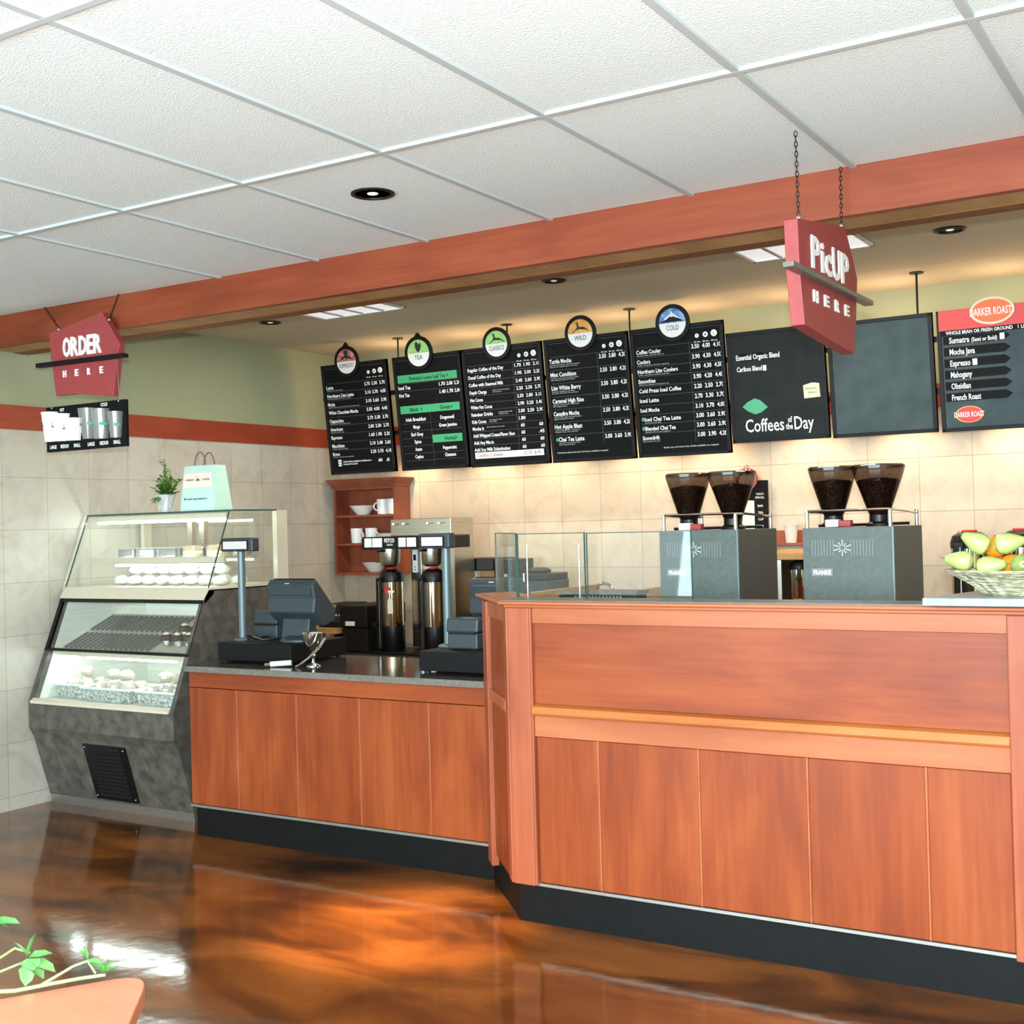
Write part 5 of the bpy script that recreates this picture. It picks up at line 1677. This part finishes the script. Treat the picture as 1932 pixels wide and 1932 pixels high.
# black box with grey rim behind the guard
o = (-2.35, 4.53, .8625)
t = thing('ice_bin', 'dark open-topped box with a grey rim showing just over the bar cap', 'bin', o)
G(o).box(-2.528, -2.172, 4.48, 4.585, .8625, 1.232).build('bin_body', M['black'], t, bev=.003)
G(o).prism([(4.470, 1.236), (4.480, 1.250), (4.59, 1.250), (4.595, 1.236)], -2.540, -2.165, 'x').build('bin_rim', M['counter_edge'], t)
g = G(o)
for i in range(14):
    x = -2.45 + .016 * i
    g.box(x, x + .008, 4.476, 4.481, 1.195, 1.230)
g.build('bin_slot', M['grey_line'], t)

# ------------------------------------------------------------------ along the tiled back wall
o = (-2.72, 7.37, 1.45)
t = thing('wall_sign', 'small black upright sign with a red medallion on the tiled wall behind the coffee machines', 'sign', o)
G(o).box(-2.815, -2.640, 7.345, 7.378, 1.40, 1.766).build('sign_panel', M['board'], t, bev=.002)
G(o).add([(-2.81, 7.343, 1.45), (-2.722, 7.343, 1.45), (-2.722, 7.343, 1.64), (-2.79, 7.343, 1.645)], [(0, 1, 2, 3)]).build('pinned_paper', M['paper'], t)
g = G(o)
wl = lambda u, v, d=0: (u, 7.3435, v)
for k, (s, wd) in enumerate((('TODAYS', .05), ('SPECIAL', .06))):
    put_text(g, s, -2.685, 1.675 - .022 * k, .012, wl, w=wd, align='c')
for k in range(4):
    put_text(g, ('BAR', 'TEA', 'CUP', 'MIX')[k], -2.682, 1.60 - .042 * k, .013, wl, w=.035, align='c')
g.build('sign_lettering', M['paper'], t)
md = G(o).disc((-2.765, 7.340, 1.775), .072, n=32, t=.012).build('medallion', M['red_dull'], t, bev=.002)
G(o).disc((-2.765, 7.3275, 1.768), .048, n=32, t=.002).build('medallion_centre', M['paper'], md)
g = G(o)
for i in range(7):
    a = PI * .12 + PI * .76 * i / 6
    g.disc((-2.765 + .060 * math.cos(a), 7.3275, 1.775 + .060 * math.sin(a)), .006, n=8, t=.001)
g.build('medallion_star', M['white'], md)
G(o).tube([(-2.765 + .012 * math.cos(a), 7.335, 1.852 + .012 * math.sin(a)) for a in [2 * PI * i / 12 for i in range(13)]], .002, 6).build('hook', M['chrome'], md)

o = (-2.50, 7.37, 1.37)
t = thing('wall_shelf', 'small red-wood wall shelf glimpsed between the two coffee machines', 'wall shelf', o)
G(o).box(-2.70, -2.36, 7.26, 7.378, 1.356, 1.374).build('shelf_board', M['wood_shelf'], t, bev=.002)
G(o).box(-2.70, -2.36, 7.36, 7.378, 1.374, 1.450).build('shelf_back', M['wood_shelf'], t)
t = thing('paper_cup', 'off-white cup on the small wall shelf between the coffee machines', 'cup', (-2.475, 7.30, 1.3745))
G().lathe([(.032, 0), (.042, .105), (.044, .105), (.044, .110), (.039, .110), (.030, .004)], n=24, cap=False).build('cup_body', M['paper'], t, smooth=True)
G().lathe([(.031, .001), (.031, .004)], n=16).build('cup_base', M['paper'], t)

o = (-2.33, 6.95, .8625)
t = thing('thermal_dispenser', 'tan framed dispenser with a chrome flask between the two coffee machines', 'dispenser', o)
G(o).prism([(6.85, 1.285), (6.86, 1.325), (6.92, 1.342), (7.10, 1.342), (7.10, 1.285)], -2.43, -2.25, 'x').build('hood', M['wood_tan'], t, bev=.006)
G(o).box(-2.43, -2.25, 7.08, 7.11, .93, 1.285).build('frame_back', M['wood_tan'], t)
G(o).box(-2.43, -2.405, 6.90, 7.08, .93, 1.285).build('frame_side', M['steel'], t)
G(o).lathe([(.052, 1.05), (.055, 1.06), (.055, 1.225)], (-2.325, 6.98, 0), n=28).build('flask', M['chrome'], t, smooth=True)
G(o).lathe([(.056, 1.226), (.058, 1.25), (.045, 1.272), (.02, 1.28)], (-2.325, 6.98, 0), n=28).build('flask_lid', M['black'], t, smooth=True)
G(o).lathe([(.058, 1.028), (.058, 1.049)], (-2.325, 6.98, 0), n=28).build('flask_base', M['black'], t, smooth=True)
G(o).box(-2.43, -2.25, 6.86, 7.11, .8625, 1.026).build('dispenser_base', M['steel'], t, bev=.004)

# urns behind the fruit
urn('thermal urn behind the fruit basket with its whole lid in view', -1.370, 6.98, .8625, r=.100, H=.562)
urn('thermal urn behind the oranges at the edge of the view', -1.112, 6.98, .8625, r=.100, H=.566)

# ------------------------------------------------------------------ fruit basket
BX, BY, BZ = -.660, 4.125, 1.2685
t = thing('fruit_basket', 'flared cream wicker basket of pears and oranges on the stone slab', 'basket', (BX, BY, BZ))
g = G()
prof = [(.105, 0), (.120, .012), (.150, .035), (.190, .058), (.226, .074), (.232, .078), (.226, .079), (.188, .066), (.148, .045), (.115, .022), (.02, .016)]
n = 96
for (r, z) in prof:
    for i in range(n):
        a = 2 * PI * i / n
        k = 1 + (.012 * (1 if i % 2 else -1) if .11 < r < .23 else 0)
        g.v.append(Vector((r * k * math.cos(a), r * k * .62 * math.sin(a), z + (.0025 * (1 if (i // 2) % 2 else -1) if .11 < r < .225 else 0))))
for j in range(len(prof) - 1):
    for i in range(n):
        g.f.append([j * n + i, j * n + (i + 1) % n, (j + 1) * n + (i + 1) % n, (j + 1) * n + i])
g.f.append(list(range(n - 1, -1, -1)))
g.build('basket_body', M['wicker'], t)
rg = G()
for rr, zz in ((.228, .078), (.170, .050)):
    rg.tube([(rr * math.cos(a), rr * .62 * math.sin(a), zz) for a in [2 * PI * i / 64 for i in range(65)]], .0045, 6)
rg.build('basket_rim', M['wicker'], t, smooth=True)


def pear(label, loc, rot, s=1.0):
    t = thing('pear', label, 'pear', loc, rot)
    G().lathe([(0.002, -.040), (.016, -.039), (.031, -.028), (.036, -.010), (.033, .010), (.024, .030), (.016, .046), (.011, .055), (.002, .058)], n=24).build('flesh', M['pear'], t, smooth=True)
    G().tube([(0, 0, .055), (.002, 0, .066), (.006, 0, .074)], .0018, 6).build('stem', M['twine'], t, smooth=True)
    t.scale = (s, s, s)
    return t


def orange(label, loc):
    t = thing('orange', label, 'orange', loc)
    G().ball((0, 0, 0), .036, 24, 14).build('peel', M['orange'], t, smooth=True)
    G().lathe([(.006, .0350), (.003, .0375)], n=8).build('stem_end', M['green_ink'], t)


Q = lambda x, y, z: (BX + x, BY + y, BZ + z)
pear('green pear lying on the rim of the fruit basket, stem pointing at the coffee machine', Q(-.168, -.045, .110), (0, math.radians(-82), .1), .9)
pear('green pear lying in the front row of the basket beside the rim pear', Q(-.082, -.060, .092), (0, math.radians(80), -.2), .95)
pear('green pear slanting on top of the heap above the rim pear', Q(-.120, -.030, .166), (.1, math.radians(-60), .2), .95)
pear('green pear seen end-on at the front middle of the basket', Q(.017, -.074, .097), (math.radians(85), 0, .2), .95)
pear('green pear on top of the heap beside the highest orange', Q(-.032, -.030, .164), (0, math.radians(80), .1), .95)
pear('green pear in the front row of the basket beyond the end-on pear', Q(.096, -.050, .094), (0, math.radians(75), .3), .95)
pear('green pear high on the far end of the heap beyond the highest orange', Q(.136, -.01, .160), (0, math.radians(-70), -.3), .9)
orange('orange peeping out between the two upper pears', Q(-.080, .040, .150))
orange('orange low in the gap between the front pears', Q(-.028, .010, .092))
orange('highest orange on the fruit heap', Q(.048, .012, .160))

# ------------------------------------------------------------------ table in the foreground with a trailing vine
cz = .75
o = (-1.75, 1.10, 0)
t = thing('cafe_table', 'pale reddish cafe table with rounded corners under the trailing vine', 'table', o)
d1, d2 = Vector((-.54, -.84)).normalized(), Vector((.64, -.77)).normalized()
cn = Vector((-1.722, 1.530))
A, B = .70, .62
cs = [cn, cn + d2 * B, cn + d2 * B + d1 * A, cn + d1 * A]
poly = []
R_ = .075
for i in range(4):
    p, pv, nx = cs[i], cs[i - 1], cs[(i + 1) % 4]
    a_, b_ = (pv - p).normalized(), (nx - p).normalized()
    for k in range(9):
        f = k / 8
        q0, q1, q2 = p + a_ * R_, p, p + b_ * R_
        poly.append(((1 - f) ** 2 * q0 + 2 * f * (1 - f) * q1 + f * f * q2).to_tuple())
G(o).prism(poly, cz - .032, cz, 'z').build('table_top', M['wood_table'], t, bev=.004, seg=3)
mid = (cs[0] + cs[2]) / 2
G(o).cyl((mid.x, mid.y, .03), (mid.x, mid.y, cz - .032), .04, n=20).build('pedestal', M['black'], t, smooth=True)
G(o).lathe([(.24, 0), (.24, .012), (.06, .035)], (mid.x, mid.y, 0), n=32).build('base', M['black'], t, smooth=True)

pp = Vector((-2.02, 1.16, cz))
t = thing('trailing_vine', 'pale green vine in a clay pot trailing over the cafe table', 'plant', pp)
G(pp).lathe([(.045, .7505), (.06, .84), (.066, .84), (.066, .86), (.058, .86), (.05, .80)], (pp.x, pp.y, 0), n=24, cap=False).build('clay_pot', M['terracotta'], t, smooth=True)
G(pp).lathe([(.054, .836), (.054, .84)], (pp.x, pp.y, 0), n=20).build('soil', M['bean'], t)
st, lf = G(pp), G(pp)


def leaf(c, dv, l, wd, tilt=.2):
    c, dv = Vector(c), Vector(dv).normalized()
    sd = dv.cross(Vector((0, 0, 1)))
    if sd.length < .1:
        sd = dv.cross(fw)
    sd.normalize()
    upv = sd.cross(dv)
    lf.add([c, c + dv * l * .35 + sd * wd + upv * wd * tilt, c + dv * l * .75 + sd * wd * .7 + upv * wd * tilt, c + dv * l, c + dv * l * .75 - sd * wd * .7 + upv * wd * tilt, c + dv * l * .35 - sd * wd + upv * wd * tilt, c + dv * l * .5],
           [(0, 1, 6), (1, 2, 6), (2, 3, 6), (3, 4, 6), (4, 5, 6), (5, 0, 6)])


main = [(-2.0, 1.18, .84), (-1.93, 1.24, .80), (-1.872, 1.288, .768), (-1.835, 1.335, .762), (-1.800, 1.385, .764), (-1.772, 1.420, .766), (-1.742, 1.448, .768)]
st.tube(main, .0042, 8, .0030)
st.tube([(-1.870, 1.290, .768), (-1.868, 1.325, .790), (-1.855, 1.372, .797)], .003, 6, .002)
st.tube([(-1.872, 1.288, .768), (-1.895, 1.318, .795), (-1.884, 1.372, .815), (-1.862, 1.386, .806)], .003, 6, .002)
st.tube([(-1.812, 1.370, .764), (-1.795, 1.424, .782), (-1.775, 1.438, .790)], .003, 6, .002)
st.tube([(-1.775, 1.438, .790), (-1.758, 1.440, .770)], .0025, 6, .002)
st.tube([(-2.0, 1.19, .85), (-1.95, 1.27, .88), (-1.90, 1.33, .872)], .003, 6, .002)
st.tube([(-2.0, 1.19, .85), (-2.02, 1.30, .94), (-2.01, 1.36, .925)], .003, 6, .002)
A_ = rt
for c, dv, l, wd in (((-1.862, 1.380, .800), A_ * .3 + Vector((0, 0, .8)), .040, .009), ((-1.858, 1.380, .797), A_ + Vector((0, 0, -.5)), .045, .014), ((-1.860, 1.378, .795), A_ * .8 + Vector((0, 0, -.9)), .038, .013), ((-1.860, 1.378, .792), -A_ * .1 + Vector((0, 0, -1)), .036, .010),
                     ((-1.775, 1.438, .790), -A_ * .3 + Vector((0, 0, 1)), .024, .006), ((-1.775, 1.438, .788), A_ + Vector((0, 0, -.4)), .026, .009), ((-1.744, 1.446, .768), A_ * .3 + Vector((0, 0, 1)), .028, .007), ((-1.744, 1.446, .768), A_ + Vector((0, 0, .6)), .026, .008), ((-1.744, 1.446, .768), -A_ * .3 + Vector((0, 0, 1)), .02, .006),
                     ((-1.90, 1.33, .872), A_ + Vector((0, 0, -.1)), .050, .013), ((-1.90, 1.33, .872), A_ * .5 + Vector((0, 0, .7)), .040, .014), ((-1.90, 1.33, .870), -A_ + Vector((0, 0, -.2)), .040, .013), ((-1.905, 1.325, .868), Vector((0, 0, -1)), .050, .016), ((-1.91, 1.32, .860), A_ * .2 + Vector((0, 0, -1)), .060, .014),
                     ((-2.01, 1.36, .925), A_ * .6 + Vector((0, 0, -.8)), .045, .013), ((-2.01, 1.36, .925), A_ * .2 + Vector((0, 0, .9)), .045, .015), ((-2.01, 1.36, .925), -A_ * .6 + Vector((0, 0, -.6)), .045, .014), ((-2.015, 1.35, .92), Vector((0, 0, -1)), .06, .013)):
    leaf(c, dv, l * 1.15, wd * 1.5)
    leaf(Vector(c) + Vector((0, 0, .004)), Vector(dv).normalized() * .8 + Vector((rnd.uniform(-.6, .6), rnd.uniform(-.6, .6), rnd.uniform(-.4, .4))), l * .9, wd * 1.4)
for i in range(16):
    a = rnd.uniform(0, 2 * PI)
    leaf((pp.x + .03 * math.cos(a), pp.y + .03 * math.sin(a), .85), (math.cos(a), math.sin(a), rnd.uniform(.1, 1.2)), .06, .016)
st.build('vine_stem', M['vine_stem'], t, smooth=True)
lf.build('foliage', M['vine_leaf'], t, smooth=True)
